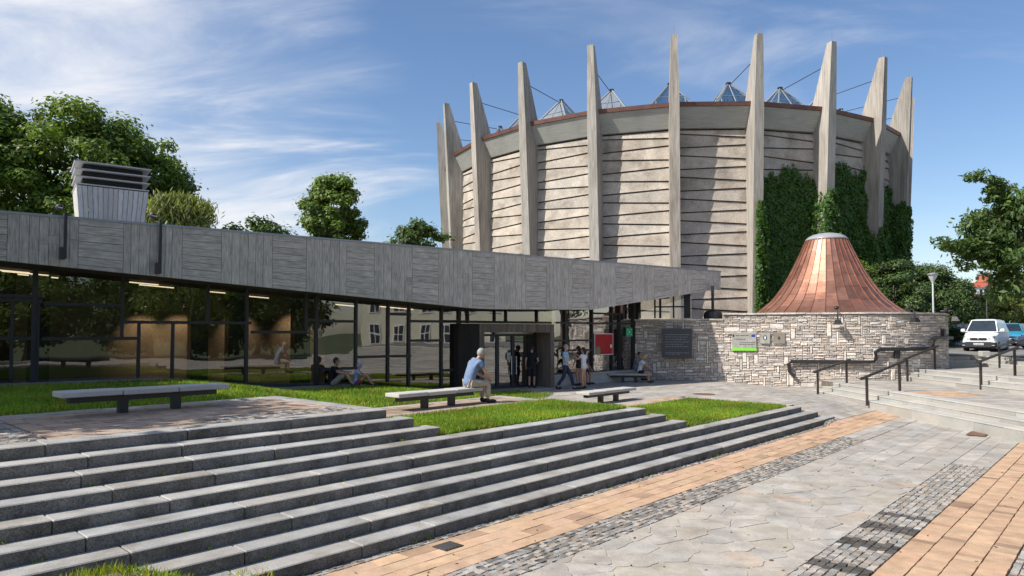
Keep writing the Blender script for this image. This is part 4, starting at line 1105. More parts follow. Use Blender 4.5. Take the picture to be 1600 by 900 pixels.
b = MB(); b.box(c + t*w*.38 + ZX*h*.34 + n*.018, (.16, .004, .12), (t, n, ZX)); b.build('blue_emblem', mat('emblem_blue', (.03,.05,.3), var=0, bump=0), r)
b = MB(); b.box(c - t*w*.44 + ZX*h*.34 + n*.018, (.08, .004, .12), (t, n, ZX)); b.build('dark_emblem', M_slate, r)
r, c, t, n, w, h = plate('small_plate', 1187, 1203, 520, 537, M_plate, 'smaller pale plate with a white emblem, next to the lime banded one', 'sign', 'small plates on the wall')
b = MB(); b.sphere(c + n*.016 + ZX*.02, (.045,.008,.08), ax=(t, n, ZX)); b.build('emblem', M_white, r)
b = MB(); b.sphere(c + n*.014 + ZX*.02, (.09,.006,.12), ax=(t, n, ZX)); b.build('emblem_ground', M_slate, r)
r, c, t, n, w, h = plate('small_plate', 1208, 1226, 519, 537, mat('bronze_plate', (.25,.22,.17), var=.2, rough=.4), 'bronze plate with a small dark emblem, right of the pale plate', 'sign', 'small plates on the wall')
b = MB(); b.face([c + n*.018 + ZX*.1, c + n*.018 - t*.07 - ZX*.04, c + n*.018 + t*.07 - ZX*.04]); b.box(c+n*.018-ZX*.02, (.05,.004,.14), (t,n,ZX)); b.build('emblem', M_slate, r)
# red poster and green sign on the right glass
a = onp(926, 521, RO, RN); c = onp(955, 554, RO, RN)
ctr = (a+c)/2; w = (c-a).dot(RD); h = a.z-c.z; r = empty('red_poster', ctr + RN*.1, 0, 'large red poster in a white frame on the glass beside the entrance', 'poster')
b = MB(); b.box(ctr + RN*.1, (w, .03, h), (RD, RN, ZX)); b.build('frame', M_white, r)
b = MB(); b.box(ctr + RN*.118, (w-.07, .01, h-.07), (RD, RN, ZX)); b.build('sheet', M_red, r)
b = MB(); b.sphere(ctr + RN*.125 - RD*w*.32 - ZX*h*.3, (.16,.01,.2), ax=(RD, RN, ZX)); b.build('green_motif', mat('poster_green', (.18,.3,.14), bump=0), r)
b = MB(); b.sphere(ctr + RN*.125 + RD*w*.38 - ZX*h*.1, (.07,.01,.09), ax=(RD, RN, ZX)); b.build('white_motif', M_white, r)
a = onp(975.5, 512, RO, RN); c = onp(985.5, 525.5, RO, RN); ctr = (a+c)/2; w = (c-a).dot(RD); h = a.z-c.z
r = empty('green_sign', ctr + RN*.1, 0, 'small green assembly point sign with white figures by the wall corner', 'sign')
b = MB(); b.box(ctr + RN*.1, (w, .02, h), (RD, RN, ZX)); b.build('panel', M_green, r)
b = MB()
for i, j in ((-.3,.3),(.3,.3),(-.3,-.3),(.3,-.3)):
    b.face([ctr + RN*.113 + RD*w*(i*1.1) + ZX*h*(j*1.1), ctr + RN*.113 + RD*w*(i*.5) + ZX*h*(j*1.0), ctr + RN*.113 + RD*w*(i*1.0) + ZX*h*(j*.5)])
b.sphere(ctr + RN*.112, (w*.12,.004,h*.14), ax=(RD, RN, ZX)); b.build('pictogram', M_white, r)
# black handrail following the wall in three stepped lengths
hr = empty('wall_handrail', on_wall(1300, 566)[0], 0, 'black stepped handrail fixed along the curved stone wall', 'handrail')
b = MB(); path = [(1240, 588), (1232, 581), (1231, 568), (1236, 565)] + [(x, 565) for x in (1260,1290,1320,1350,1362)] + [(1365, 561), (1365, 550), (1370, 546)] + [(x, 546 - (x-1370)*.02) for x in (1395,1420,1440,1449)] + [(1451, 541), (1452, 531), (1457, 528), (1470, 528), (1484, 528)]
pts = [on_wall(x, y, .16)[0] for x, y in path]
b.tube(pts, .095, 4, sq=True); b.build('rail', M_black, hr)
b = MB()
for px, py in ((1260,566),(1330,566),(1400,547),(1440,546)):
    p, n, t = on_wall(px, py, .0); b.tube([p, p+n*.15], .02, 5)
b.build('bracket', M_black, hr)
for i, (px, y0, y1) in enumerate(((1308, 481, 505), (1420, 480, 502), (1479, 481, 500))):
    lab = ('black wall floodlight with bent arm, below the cone middle', 'black wall floodlight with bent arm, below the dark conifers', 'wall floodlight at the right end of the stone wall')[i]
    p, n, t = on_wall(px, y0, .1); zt = WT+.12; pt = Vector((p.x, p.y, zt)); r = empty('wall_floodlight', pt, 0, lab, 'floodlight', 'floodlights on the stone wall')
    zb_ = at(px, y1, p.y).z
    b = MB(); b.tube([pt - n*.35, pt - n*.1, pt + n*.16, pt + n*.22 - ZX*.15, pt + n*.22 + ZX*(zb_-zt+.15)], .03, 6); b.build('arm', M_black, r)
    b = MB(); b.hexa([pt+n*.1-t*.16+ZX*(zb_-zt-.05), pt+n*.42-t*.16+ZX*(zb_-zt-.05), pt+n*.42+t*.16+ZX*(zb_-zt-.05), pt+n*.1+t*.16+ZX*(zb_-zt-.05), pt+n*.14-t*.1+ZX*(zb_-zt+.16), pt+n*.32-t*.1+ZX*(zb_-zt+.16), pt+n*.32+t*.1+ZX*(zb_-zt+.16), pt+n*.14+t*.1+ZX*(zb_-zt+.16)]); b.build('lamp_head', M_black, r)
    b = MB(); b.sphere(pt - n*.1 + ZX*.08, (.12,.1,.08)); b.build('junction_cap', M_black, r)
for i, (px, py) in enumerate(((1398, 554), (1470, 521))):
    p, n, t = on_wall(px, py, .1); b = MB(); b.bbox(p, (.24, .16, .34), .015, (t, n, ZX)); b.bbox(p + ZX*.18, (.28,.2,.03), .006, (t, n, ZX))
    tag(b.build('wall_light_box', M_black), ('black box light on the wall under the handrail', 'black box light above the ledge at the wall right end')[i], 'wall light', 'box lights on the stone wall')

# upper glazing above the lower ledge, steel post, dark planter
ug = MB(); D2 = .6
ga, gb = ws(1000), ws(1080); pa, na = wall_pt(0); 
def up(s, z): p, n = wall_pt(s); return p - n*D2 + ZX*z
b = MB(); b.face([up(0, WT-.3), up(gb, WT-.3), up(gb, 4.9), up(0, 4.9)]); b.build('window_pane', G_pane, pav)
for px, wd in ((998,.07),(1021,.07),(1030,.1),(1052,.07),(1073,.3)):
    b = MB(); b.box(up(ws(px), (WT+4.9)/2-.1).lerp(up(ws(px), (WT+4.9)/2-.1), 0), (wd, .12, 4.9-WT+.2), (WD, Vector((WD.y,-WD.x,0)), ZX)); b.build('mullion', M_frame, pav)
b = MB(); s0, s1 = ws(1021), ws(1073); b.box((up(s0, at(1045,479,33).z)+up(s1, at(1045,479,33).z))/2, ((s1-s0), .11, .07), (WD, Vector((WD.y,-WD.x,0)), ZX)); b.build('transom', M_frame, pav)
p = up(ws(1113), WT-.3); b = MB(); b.tube([p, Vector((p.x, p.y, 4.95))], .07, 8); b.build('steel_post', M_black, pav)
p = up(ws(1114), WT-.28); b = MB(); b.lathe([(.42,0),(.44,.2),(.40,.34),(.28,.43),(.001,.46)], p - Vector((WD.y,-WD.x,0))*.1, 20)
tag(b.build('roof_vent', M_black, smooth=True), 'squat black domed vent on the ledge beside the steel post', 'vent')
b = MB(); p = up(ws(1150), WT+.02); b.bbox(p, (.3,.2,.12), .02); tag(b.build('floor_spotlight', M_black), 'tiny black spotlight lying on the wall coping', 'floodlight')

# ------------------------------------------------------------------ right hand stairs and car park
XA = Vector((1, 0, 0)); YA = Vector((0, 1, 0))
sr = MB(); YN, YF = 6, 31.5
def flight(x0, zs, tread, y0, y1):
    for i, z in enumerate(zs):
        step_course(sr, None, y0, y1, -(x0+tread*(i+1)) if False else x0+tread*i, x0+tread*i+tread+(.03), z, .5, (YA, XA))
# note: axes (YA, XA) is left handed, so build with explicit boxes
def flight2(x0, zs, tread, y0, y1):
    for i, z in enumerate(zs):
        y = y0
        while y < y1-.05:
            e = min(y + random.uniform(1.0, 1.9), y1)
            if y1 - e < .4: e = y1
            sr.bbox(Vector((x0+tread*i+tread/2+.02+random.uniform(-.005,.005), (y+e)/2, z-.25+random.uniform(-.003,.003))), (tread+.04, e-y-.008, .5), .012, None, tint(.72,.95,.03))
            sr.bbox(Vector((x0+tread*i+tread/2+.005, (y+e)/2, z+.004)), (tread+.035, e-y-.01, .04), .008, None, tint(.92,1.08,.03)); y = e
flight2(12.5, (.3, .45, .6), .45, 6, 28.6)
flight2(17.3, (.75, .90, 1.05), .45, 6, 30.6)
flight2(22.9, (1.2, 1.35, 1.5), .45, 6, 38)
for i, z in enumerate((1.2, 1.35, 1.5)):
    x = 18.9
    while x < 22.9:
        e = min(x + random.uniform(.9, 1.7), 22.9)
        sr.bbox(Vector(((x+e)/2, 33.3+.45*i+.3, z-.25)), (e-x-.008, .6, .5), .012, None, tint(.86,1.08,.03)); x = e
tag(sr.build('pale_stone_stairs', M_pale), kind='structure')
def landing(name, x0, x1, y0, y1, z, m, du=.8, dv=.36, colf=palec):
    b = MB(); y = y0; bed = MB(); bed.box(Vector(((x0+x1)/2, (y0+y1)/2, z-.33)), (x1-x0, y1-y0, .6)); tag(bed.build('landing_bed', M_joint), kind='structure')
    while y < y1:
        x = x0 - random.random()*du
        while x < x1:
            a, e = max(x, x0), min(x+du, x1)
            if e-a > .03: b.box(Vector(((a+e)/2, y+dv/2, z-.02+random.uniform(-.002,.002))), (e-a-.008, dv-.008, .04), None, colf())
            x += du
        y += dv
    o = b.build(name, m); tag(o, kind='structure')
landing('stair_landing', 13.88, 17.3, 6, 31.8, .6, M_flag)
landing('stair_landing', 18.68, 22.9, 6, 33.3, 1.05, M_flag)
b = MB()
for i in range(4):
    for j in range(7):
        b.box(Vector((14.1+.45*i+.2, 22.6+.28*j+i*.1, .597)), (.44, .27, .02), None, orange())
tag(b.build('landing_clay_pavers', M_tile), kind='structure')

def handrail(p0, p1, base0, base1, label):
    r = empty('handrail', base0, 0, label, 'handrail', 'handrails on the stone stairs')
    d = (p1-p0).normalized(); b = MB(); b.tube([p0 - d*.28, p1 + d*.28], .052, 4, sq=True); b.build('rail', M_rail, r)
    for bs_, tp in ((base0, p0), (base1, p1)):
        q = MB(); q.box((bs_+tp)/2, (.07, .07, (tp-bs_).z)); q.build('post', M_rail, r)
def rail_px(x0, y0, z0_, x1, y1, z1_, h, label):
    a = gp(x0, y0, z0_); c = gp(x1, y1, z1_); handrail(a+ZX*h, c+ZX*h, a, c, label)
rail_px(1278, 616, .25, 1323, 599, .6, .93, 'short dark handrail nearest the stone wall at the foot of the stairs')
rail_px(1355, 634, .15, 1406, 612, .6, 1.02, 'dark handrail at the foot of the stairs, right of the one near the wall')
rail_px(1418, 596, .6, 1461, 578, 1.05, 1.0, 'dark handrail on the upper flight, ending in front of the right wall end')
rail_px(1533, 609, .6, 1586, 587, 1.05, 1.05, 'large dark handrail on the upper flight below the parked van')
rail_px(1562, 575, 1.05, 1620, 553, 1.5, 1.03, 'dark handrail on the topmost flight beside the dark blue car')

# manhole and drain covers
def cover(name, px, py, z, sz, label, m, roundc=False):
    p = gp(px, py, z); b = MB()
    if roundc: b.lathe([(sz, 0), (sz, .012), (sz*.9, .014), (.001, .014)], p, 24); b.lathe([(sz*1.12,0),(sz*1.12,.008),(sz*1.03,.008)], p, 24)
    else:
        b.box(p + ZX*.006, (sz[0], sz[1], .012), (UX, VX, ZX), (1,1,1))
        for i in range(5): b.box(p + UX*sz[0]*(i/5-.4) + ZX*.014, (sz[0]*.1, sz[1]*.86, .008), (UX, VX, ZX), (1,1,1))
    tag(b.build(name, m), label, 'cover')
M_iron = mat('cast_iron', (.06,.055,.05), var=.3, rough=.6); M_rust = mat('rusty_iron', (.16,.09,.06), var=.35, rough=.8)
cover('drain_cover', 700, 854, .0, (.30, .26), 'dark square drain grate in the clay pavers below the steps', M_iron)
cover('manhole_cover', 1528, 678, .02, (.8, .42), 'rusty brown rectangular manhole cover by the right stairs', M_rust)
cover('manhole_cover', 1100, 616, .45, .36, 'round manhole cover in the grey paving before the stone wall', M_rust, True)

# ------------------------------------------------------------------ benches
def bench(u0, n_slab, v, z, label, L_=.9, ax=None, org=None):
    U2, V2 = ax or (UX, VX); base = org if org is not None else W(u0, v, z)
    r = empty('bench', base, 0, label, 'bench', 'stone slab benches'); tot = L_*n_slab
    for i in range(n_slab):
        b = MB(); b.bbox(base + U2*(L_*(i+.5)) + ZX*(.36+random.uniform(-.006,.006)), (L_-.012, .52, .09), .012, (U2, V2, ZX), tint(1.0,1.15,.02)); b.build('seat', M_pale, r)
    b = MB(); b.box(base + U2*tot/2 + ZX*.265, (tot*.88, .16, .1), (U2, V2, ZX)); b.build('beam', M_black, r)
    for f in (.36, .68):
        b = MB(); b.box(base + U2*tot*f + ZX*.108, (.14, .14, .216), (U2, V2, ZX)); b.build('leg', M_black, r)
    return r
bench(3.1, 3, 12.75, 1.35, 'long low stone bench on the upper left terrace, shaded')
bench(9.65, 3, 12.65, .9, 'sunlit stone bench on which the grey haired man sits')
bench(17.15, 3, 12.85, .45, 'empty sunlit stone bench on the lowest terrace before the entrance')
p0 = gp(950, 597, .45); p1 = gp(1010, 597.5, .45); d_ = (p1-p0).normalized()
bench(0, 2, 0, .45, 'low bench in the roof shade against the stone wall', .92, (d_, Vector((-d_.y, d_.x, 0))), p0)

# ------------------------------------------------------------------ vegetation and buildings on the right
GR = 'trees right of the rotunda'
T('yew_tree', 1395, 470, 44, (2.2, 1.8, 2.9), 50, .16, 900, M_conifer, 'rounded dark evergreen right behind the copper cone', base=.5, seed=51, group=GR, clump_r=(.5,.85), trunk_r=.15, shell=.75)
T('yew_tree', 1470, 490, 46, (1.9, 1.8, 3.5), 60, .16, 900, M_conifer, 'tall dark evergreen behind the pale street lamp', base=1.2, seed=52, group=GR, clump_r=(.5,.85), trunk_r=.18, shell=.75)
T('yew_tree', 1432, 470, 47, (1.5, 1.6, 3.0), 36, .16, 900, M_conifer, 'dark evergreen between the cone and the street lamp', base=1.2, seed=53, group=GR, clump_r=(.5,.85), trunk_r=.15, shell=.75)
T('broadleaf_shrub', 1348, 440, 41, (.5, .5, 1.3), 12, .16, 420, M_leafA, 'small bright green shrub squeezed between cone and ivy', base=2.5, seed=54, group=GR, clump_r=(.3,.5), trunk_r=.05, cat='shrub')
T('walnut_tree', 1626, 372, 30, (3.2, 3.0, 3.2), 66, .30, 230, M_leafD, 'large leafy tree reaching in from the right edge above the cars', base=1.5, seed=55, group=GR, clump_r=(.55,1.0), trunk_r=.3, aspect=.38, droop=.5, shell=.35, flat=.6)
for i, (px, py, rr_) in enumerate(((1484, 382, .42), (1478, 378, .3), (1500, 410, .5), (1515, 398, .55), (1530, 275, .45), (1522, 266, .3), (1540, 290, .5), (1512, 350, .4), (1530, 330, .6), (1555, 430, .6), (1530, 425, .5), (1500, 372, .45), (1555, 300, .6))):
    pass
c_ = [at(px, py, 30) for px, py in ((1482,380),(1472,376),(1500,408),(1518,396),(1530,277),(1520,266),(1545,292),(1508,352),(1530,330),(1560,412),(1500,378),(1556,312),(1545,360),(1570,280),(1480,388))]
def branch_tree():
    rng = np.random.default_rng(77); cs=[]; ts=[]; bs=[]; co=[]
    root = empty('walnut_tree', (25.5, 30.5, 1.5), 0, 'loose outer boughs of a leafy tree stretching left against the sky', 'tree', GR)
    tb = MB(); fork = Vector((24.5, 30.2, 5.5)); tb.tube([Vector((25.5,30.5,1.5)), Vector((25.2,30.4,3.6)), fork], [.22,.18,.14], 8)
    for q in c_:
        mid = fork.lerp(q, .55) + Vector((0,0,.35)); tb.tube([fork, mid, q], [.09,.05,.015], 5)
        for k in range(7):
            ctr = np.array(q.lerp(fork, rng.random()*.35)) + rng.normal(0, .22, 3)*np.array([1,1,.6]); n = 60
            dd = unit(rng.normal(0,1,(n,3))); c = ctr + dd*rng.random((n,1))**.4*.33*np.array([1.2,1.2,.6])
            o = unit(dd*.5 + np.array([0,0,.8]) + rng.normal(0,.4,(n,3))); t = unit(np.cross(o, rng.normal(0,1,(n,3))) + np.array([0,0,-.35])); b_ = unit(np.cross(o,t)); sz = .27*rng.uniform(.6,1.2,(n,1))
            cs.append(c); ts.append(t*sz*.5); bs.append(b_*sz*.2); co.append(rcol(n,.65,1.3,.15)*rng.uniform(.8,1.2))
    tb.build('trunk', M_bark, root, smooth=True); leaf_mesh('crown', np.vstack(cs), np.vstack(ts), np.vstack(bs), np.vstack(co), M_leafD, root)
branch_tree()
for i, (px, py, r, m, lab) in enumerate(((1515, 493, (1.5,1.3,1.1), M_leafC, 'yellow green bush behind the white van roof'), (1552, 484, (1.6,1.3,1.7), M_leafC, 'yellow green bush behind the turquoise car'), (1595, 488, (1.8,1.3,1.6), M_leafC, 'yellow green bush above the grey fence at the right edge'), (1582, 455, (2.2,1.5,2.6), M_leafB, 'dark leafy tree behind the bushes at the right edge'))):
    T('bush' if i < 3 else 'broadleaf_tree', px, py, 55+i, r, 26, .24, 300, m, lab, base=1.6, seed=60+i, group='bushes behind the grey fence' if i < 3 else GR, clump_r=(.5,.8), trunk_r=.1, cat='bush' if i < 3 else 'tree')
# grey fence
fe = empty('panel_fence', at(1490, 530, 52), 0, 'pale grey panel fence behind the parked cars', 'fence')
x = at(1478, 520, 52).x
for i in range(6):
    b = MB(); w = 2.2; zt = at(1500, 505.5, 52).z
    for j in range(8): b.box(Vector((x + w*(j+.5)/8, 52 - .02*(j % 2), (1.4+zt)/2)), (w/8-.01, .05, zt-1.4), None, tint(.8,1.1,.02) if i != 3 else tint(1.2,1.5,.02))
    b.build('panel', mat('fence_panel%d' % i, (.30,.32,.33) if i % 3 else (.4,.42,.43), attr=True, rough=.8), fe)
    p = MB(); p.box(Vector((x, 51.97, (1.4+zt)/2+.03)), (.08,.1,zt-1.34)); p.build('post', M_fence, fe); x += w
# street lamps
def lamp(px, ytop, ybase, Y, label, m, head):
    top = at(px, ytop, Y); base = Vector((top.x, top.y, .8)); r = empty('street_lamp', base, 0, label, 'street lamp')
    b = MB(); b.tube([base, Vector((top.x, top.y, top.z-.55))], [.06, .045], 10); b.build('pole', m, r, smooth=True)
    b = MB()
    if head == 0:
        b.lathe([(.05,-.62),(.09,-.5),(.27,-.14),(.29,-.1)], top, 20); b.build('glass_funnel', mat('frosted_funnel', (.62,.63,.6), var=.1, rough=.4, bump=0), r)
        b = MB(); b.lathe([(.31,-.12),(.32,-.08),(.25,.0),(.001,.05)], top, 20); b.build('cap', M_zinc, r)
    else:
        b.lathe([(.05,-.6),(.12,-.5),(.2,-.1),(.001,.0)], top, 6); b.build('lantern', M_zinc, r)
    return r
lamp(1457, 427, 483, 41.5, 'pale street lamp with funnel head standing above the stone wall', M_fence, 0)
lamp(1541, 446, 500, 51, 'dark old fashioned street lantern in front of the bushes', M_black, 1)
# far brick tower and houses
t0 = at(1538, 430, 300); tw = empty('brick_tower', (t0.x, t0.y, 0), 0, 'distant round red brick tower with a dark cap seen above the roofs', 'tower')
b = MB(); b.lathe([(2.9,0),(2.9,t0.z-3.3),(3.1,t0.z-3.2),(3.1,t0.z-2.4),(2.7,t0.z-2.3),(2.7,t0.z)], Vector((t0.x,t0.y,0)), 16); b.build('shaft', M_brick, tw)
b = MB(); b.lathe([(3.1,0),(2.9,.6),(1.2,1.5),(.001,1.6)], t0, 16); b.build('cap', M_roof, tw)
b = MB()
for i in range(8):
    a = 2*pi*i/8; b.box(Vector((t0.x+2.92*cos(a), t0.y+2.92*sin(a), t0.z-1.2)), (.6,.6,1.4))
b.build('window', M_dark, tw)
h0 = at(1528, 455, 270); hs_ = empty('white_house', (h0.x, h0.y, 0), 0, 'distant white house with a brown roof below the brick tower', 'house')
hw = 5.5; zt = at(1528, 449, 270).z
b = MB(); b.box(Vector((h0.x, h0.y+5, zt/2)), (hw*2, 10, zt)); b.build('wall', M_white, hs_)
b = MB(); b.hexa([Vector((h0.x-hw-.4,h0.y-.4,zt)), Vector((h0.x+hw+.4,h0.y-.4,zt)), Vector((h0.x+hw+.4,h0.y+10.4,zt)), Vector((h0.x-hw-.4,h0.y+10.4,zt)), Vector((h0.x-hw+.5,h0.y+4,zt+2.2)), Vector((h0.x+hw-.5,h0.y+4,zt+2.2)), Vector((h0.x+hw-.5,h0.y+6,zt+2.2)), Vector((h0.x-hw+.5,h0.y+6,zt+2.2))]); b.build('roof', M_redroof, hs_)
for i in range(4):
    b = MB(); b.box(Vector((h0.x-4+2.6*i, h0.y-.02, zt-1.5)), (1.1,.1,1.5)); b.build('window', M_dark, hs_)
r0_ = at(1521, 460, 250); hb = empty('red_roofed_house', (r0_.x, r0_.y, 0), 0, 'distant house of which only the red tiled roof shows', 'house')
b = MB(); z_ = at(1521, 468, 250).z; zt = at(1521, 457, 250).z
b.box(Vector((r0_.x, r0_.y+4, z_/2)), (9, 8, z_)); b.build('wall', M_pale_bldg, hb)
b = MB(); b.hexa([Vector((r0_.x-5,r0_.y-.5,z_)), Vector((r0_.x+5,r0_.y-.5,z_)), Vector((r0_.x+5,r0_.y+8.5,z_)), Vector((r0_.x-5,r0_.y+8.5,z_)), Vector((r0_.x-4.4,r0_.y+3.9,zt)), Vector((r0_.x+3,r0_.y+3.9,zt)), Vector((r0_.x+3,r0_.y+4.1,zt)), Vector((r0_.x-4.4,r0_.y+4.1,zt))]); b.build('roof', M_redroof, hb)
# pale town house behind the photographer, seen mirrored in the glass
bc = Vector((47, 3, 0)); bx = Vector((.44,.9,0)).normalized(); bn = Vector((-bx.y, bx.x, 0))
ph = empty('town_house', bc, 0, 'pale rendered town house across the plaza mirrored in the glass front', 'building')
b = MB(); b.box(bc - bn*5 + ZX*6, (17, 10, 12), (bx, bn, ZX)); b.build('wall', M_pale_bldg, ph)
b = MB(); b.hexa([bc+bx*sx_*8.9+bn*o+ZX*12 for sx_, o in ((-1,.5),(-1,-10.5),(1,-10.5),(1,.5))] + [bc+bx*sx_*7.5+bn*o+ZX*15 for sx_, o in ((-1,-4),(-1,-6),(1,-6),(1,-4))]); b.build('roof', M_redroof, ph)
for fl_ in range(3):
    for i in range(6):
        c = bc + bx*(-7.0+2.8*i) + ZX*(2.6+3.5*fl_)
        b = MB(); b.box(c + bn*.03, (1.35,.12,2.1), (bx,bn,ZX)); w_ = b.build('window', M_white, ph)
        b = MB()
        for sx_ in (-.31,.31):
            for sz_ in (-.5,.5): b.box(c + bn*.1 + bx*sx_ + ZX*sz_, (.5,.03,.85), (bx,bn,ZX))
        b.build('pane', M_slate, w_)

# ------------------------------------------------------------------ cars
M_tyre = mat('tyre', (.02,.02,.02), var=.2, rough=.85, bump=0); M_rim = mat('alloy_rim', (.45,.45,.47), metal=.8, rough=.35, var=.1, bump=0)
M_cglass = mat('car_glass', (.02,.03,.04), var=.3, rough=.06, bump=0, spec=.8); M_trim = mat('dark_plastic', (.03,.03,.035), var=.2, rough=.6)
M_lens = mat('headlight_lens', (.5,.52,.54), var=.3, rough=.12, bump=0, spec=.8); M_lensd = mat('headlight_dark', (.06,.065,.07), var=.2, rough=.1, bump=0, spec=.8)
def paint(name, c):
    m, t, p = nodes(name); p.inputs['Base Color'].default_value = (*c, 1); p.inputs['Roughness'].default_value = .3; p.inputs['Coat Weight'].default_value = .6; p.inputs['Coat Roughness'].default_value = .08; return m
def car(pos, f, pm, label, Lc=4.4, Wc=1.85, H=1.80, belt=1.08, hood=1.0, name='parked_car', ws0=.95, ws1=1.75, roofend=.25, plate_txt=None):
    """front at local y=0 pointing to -y, tail at y=Lc"""
    rz = atan2(f[0], -f[1]); r = empty(name, pos, rz, label, 'car', 'cars in the car park'); w = Wc/2
    def loft(b, st, mi=0):
        rings = []
        for pts in st: rings.append([Vector(p) for p in pts])
        for a, c in zip(rings[:-1], rings[1:]):
            for i in range(len(a)-1): b.face([a[i], a[i+1], c[i+1], c[i]][::-1])
        b.face(rings[0]); b.face(rings[-1][::-1])
    def sec(y, wl_, wm, wt_, zb, zm, zt, cr):
        h = [(wl_, zb), (wm, zb+.12), (wm+.0, zm), (wt_+.03, zt-.05), (wt_-.08, zt), (wt_*.5, zt+cr*.7), (0, zt+cr)]
        return [(-x, y, z) for x, z in h] + [(x, y, z) for x, z in h[-2::-1]]
    b = MB(); zn = hood-.2
    loft(b, [sec(.0, w*.7, w*.78, w*.68, .32, .55, zn-.05, .02), sec(.07, w*.84, w*.92, w*.8, .26, .55, zn, .03), sec(.28, w*.92, w*.98, w*.86, .22, .6, zn+.08, .05), sec(.75, w*.95, w, w*.9, .2, .68, hood-.02, .06), sec(ws0+.1, w*.95, w, w*.93, .2, .7, belt, .05),
             sec(ws0+.9, w*.96, w, w*.95, .2, .72, belt+.03, .03), sec(Lc-.6, w*.95, w, w*.94, .2, .74, belt+.05, .02), sec(Lc-.1, w*.9, w*.95, w*.9, .28, .74, belt+.03, .02), sec(Lc, w*.84, w*.88, w*.84, .36, .74, belt-.05, .02)])
    body = b.build('body', pm, r, smooth=False, local=True); 
    bv = body.modifiers.new('bevel', 'BEVEL'); bv.width = .03; bv.segments = 2; bv.limit_method = 'ANGLE'; bv.angle_limit = R(20)
    # cabin
    ye = Lc-roofend
    def ring(y, wi, z): return [(-wi, y, z), (wi, y, z)]
    b = MB(); base = [(-w*.93, ws0, belt), (w*.93, ws0, belt), (w*.94, Lc-.05, belt+.04), (-w*.94, Lc-.05, belt+.04)]
    roof = [(-w*.72, ws1, H-.05), (w*.72, ws1, H-.05), (w*.72, ye-.1, H-.07), (-w*.72, ye-.1, H-.07)]
    for i in range(4):
        k = (i+1) % 4; b.face([base[i], base[k], roof[k], roof[i]])
    rm = [(-w*.5, ws1+.25, H), (w*.5, ws1+.25, H), (w*.5, ye-.5, H), (-w*.5, ye-.5, H)]
    for i in range(4):
        k = (i+1) % 4; b.face([roof[i], roof[k], rm[k], rm[i]])
    b.face(rm); b.build('cabin', pm, r, local=True)
    V3 = Vector
    def panel(q, sh, off, nm, m):
        q = [V3(p) for p in q]; c = sum(q, V3())/4; n = (q[1]-q[0]).cross(q[3]-q[0]).normalized()
        bb_ = MB(); p = [c + V3(((v-c).x*sh[0], (v-c).y*sh[1], (v-c).z*sh[2])) + n*off for v in q]
        bb_.hexa([v - n*.02 for v in p] + p); return bb_.build(nm, m, r, local=True)
    panel([base[0], base[1], roof[1], roof[0]], (.92, .9, .88), .012, 'windscreen', M_cglass)
    panel([base[1], base[2], roof[2], roof[1]], (1, .9, .78), .012, 'side_window', M_cglass); panel([base[3], base[0], roof[0], roof[3]], (1, .9, .78), .012, 'side_window', M_cglass)
    panel([base[2], base[3], roof[3], roof[2]], (.86, .9, .8), .012, 'rear_window', M_cglass)
    # front end
    for s_ in (-1, 1):
        b = MB(); q = [V3((s_*w*.48, .015, zn-.16)), V3((s_*w*.9, .16, zn-.1)), V3((s_*w*.91, .2, zn+.06)), V3((s_*w*.6, .06, zn-.02))]
        if s_ > 0: b.hexa([v + V3((0,.08,0)) for v in q] + [v - V3((0,.035,0)) for v in q])
        else: b.hexa([v + V3((0,.08,0)) for v in q[::-1]] + [v - V3((0,.035,0)) for v in q[::-1]])
        hl = b.build('headlight', M_lensd, r, local=True)
        b = MB(); b.sphere((s_*w*.62, .0, zn-.09), (.06,.03,.05)); b.sphere((s_*w*.78, .08, zn-.05), (.05,.03,.05)); b.build('bulb', M_lens, hl, local=True)
        b = MB(); b.bbox((s_*(w+.12), ws0+.25, belt+.1), (.22,.16,.2), .04); b.tube([(s_*(w-.05), ws0+.27, belt+.03), (s_*(w+.08), ws0+.27, belt+.06)], .03, 6); b.build('wing_mirror', pm, r, local=True)
        b = MB(); b.bbox((s_*w*.72, .0, .40), (.34,.06,.045), .01); b.build('fog_lamp_trim', M_lens, r, local=True)
    b = MB(); b.bbox((0, -.0, zn-.12), (w*.95, .05, .14), .02)
    for i in range(3): b.box((0, -.03, zn-.16+.04*i), (w*.9, .02, .012))
    g = b.build('grille', M_trim, r, local=True)
    b = MB(); b.sphere((0, -.035, zn-.1), (.05,.012,.06)); b.build('emblem', M_rim, g, local=True)
    b = MB(); 
    loft(b, [sec(-.03, w*.7, w*.78, w*.76, .3, .4, .60, .0), sec(.08, w*.86, w*.94, w*.92, .24, .4, .60, 0), sec(.3, w*.93, w*.995, w*.97, .2, .4, .60, 0)]); b.build('bumper', M_trim, r, local=True)
    b = MB(); b.bbox((0, -.05, .47), (.52, .02, .115), .004); pl = b.build('number_plate', M_white, r, local=True)
    b = MB(); b.box((-.24, -.062, .47), (.04,.006,.11)); b.build('blue_band', MATS['emblem_blue'], pl, local=True)
    b = MB()
    for i in range(7): b.box((-.17+.062*i, -.0615, .47), (.036,.005,.07))
    b.build('plate_characters', M_trim, pl, local=True)
    for y in (.85, Lc-.85):
        for s_ in (-1, 1):
            b = MB(); c = V3((s_*(w-.1), y, .31)); b.tube([c - V3((.11,0,0)), c - V3((.1,0,0)), c + V3((.1,0,0)), c + V3((.11,0,0))], [.29,.315,.315,.29], 20); wh = b.build('wheel', M_tyre, r, local=True)
            b = MB(); b.tube([c + V3((s_*.112,0,0)), c + V3((s_*.122,0,0))], [.21,.19], 14); b.build('rim', M_rim, wh, local=True)
    return r
CPZ = 1.58
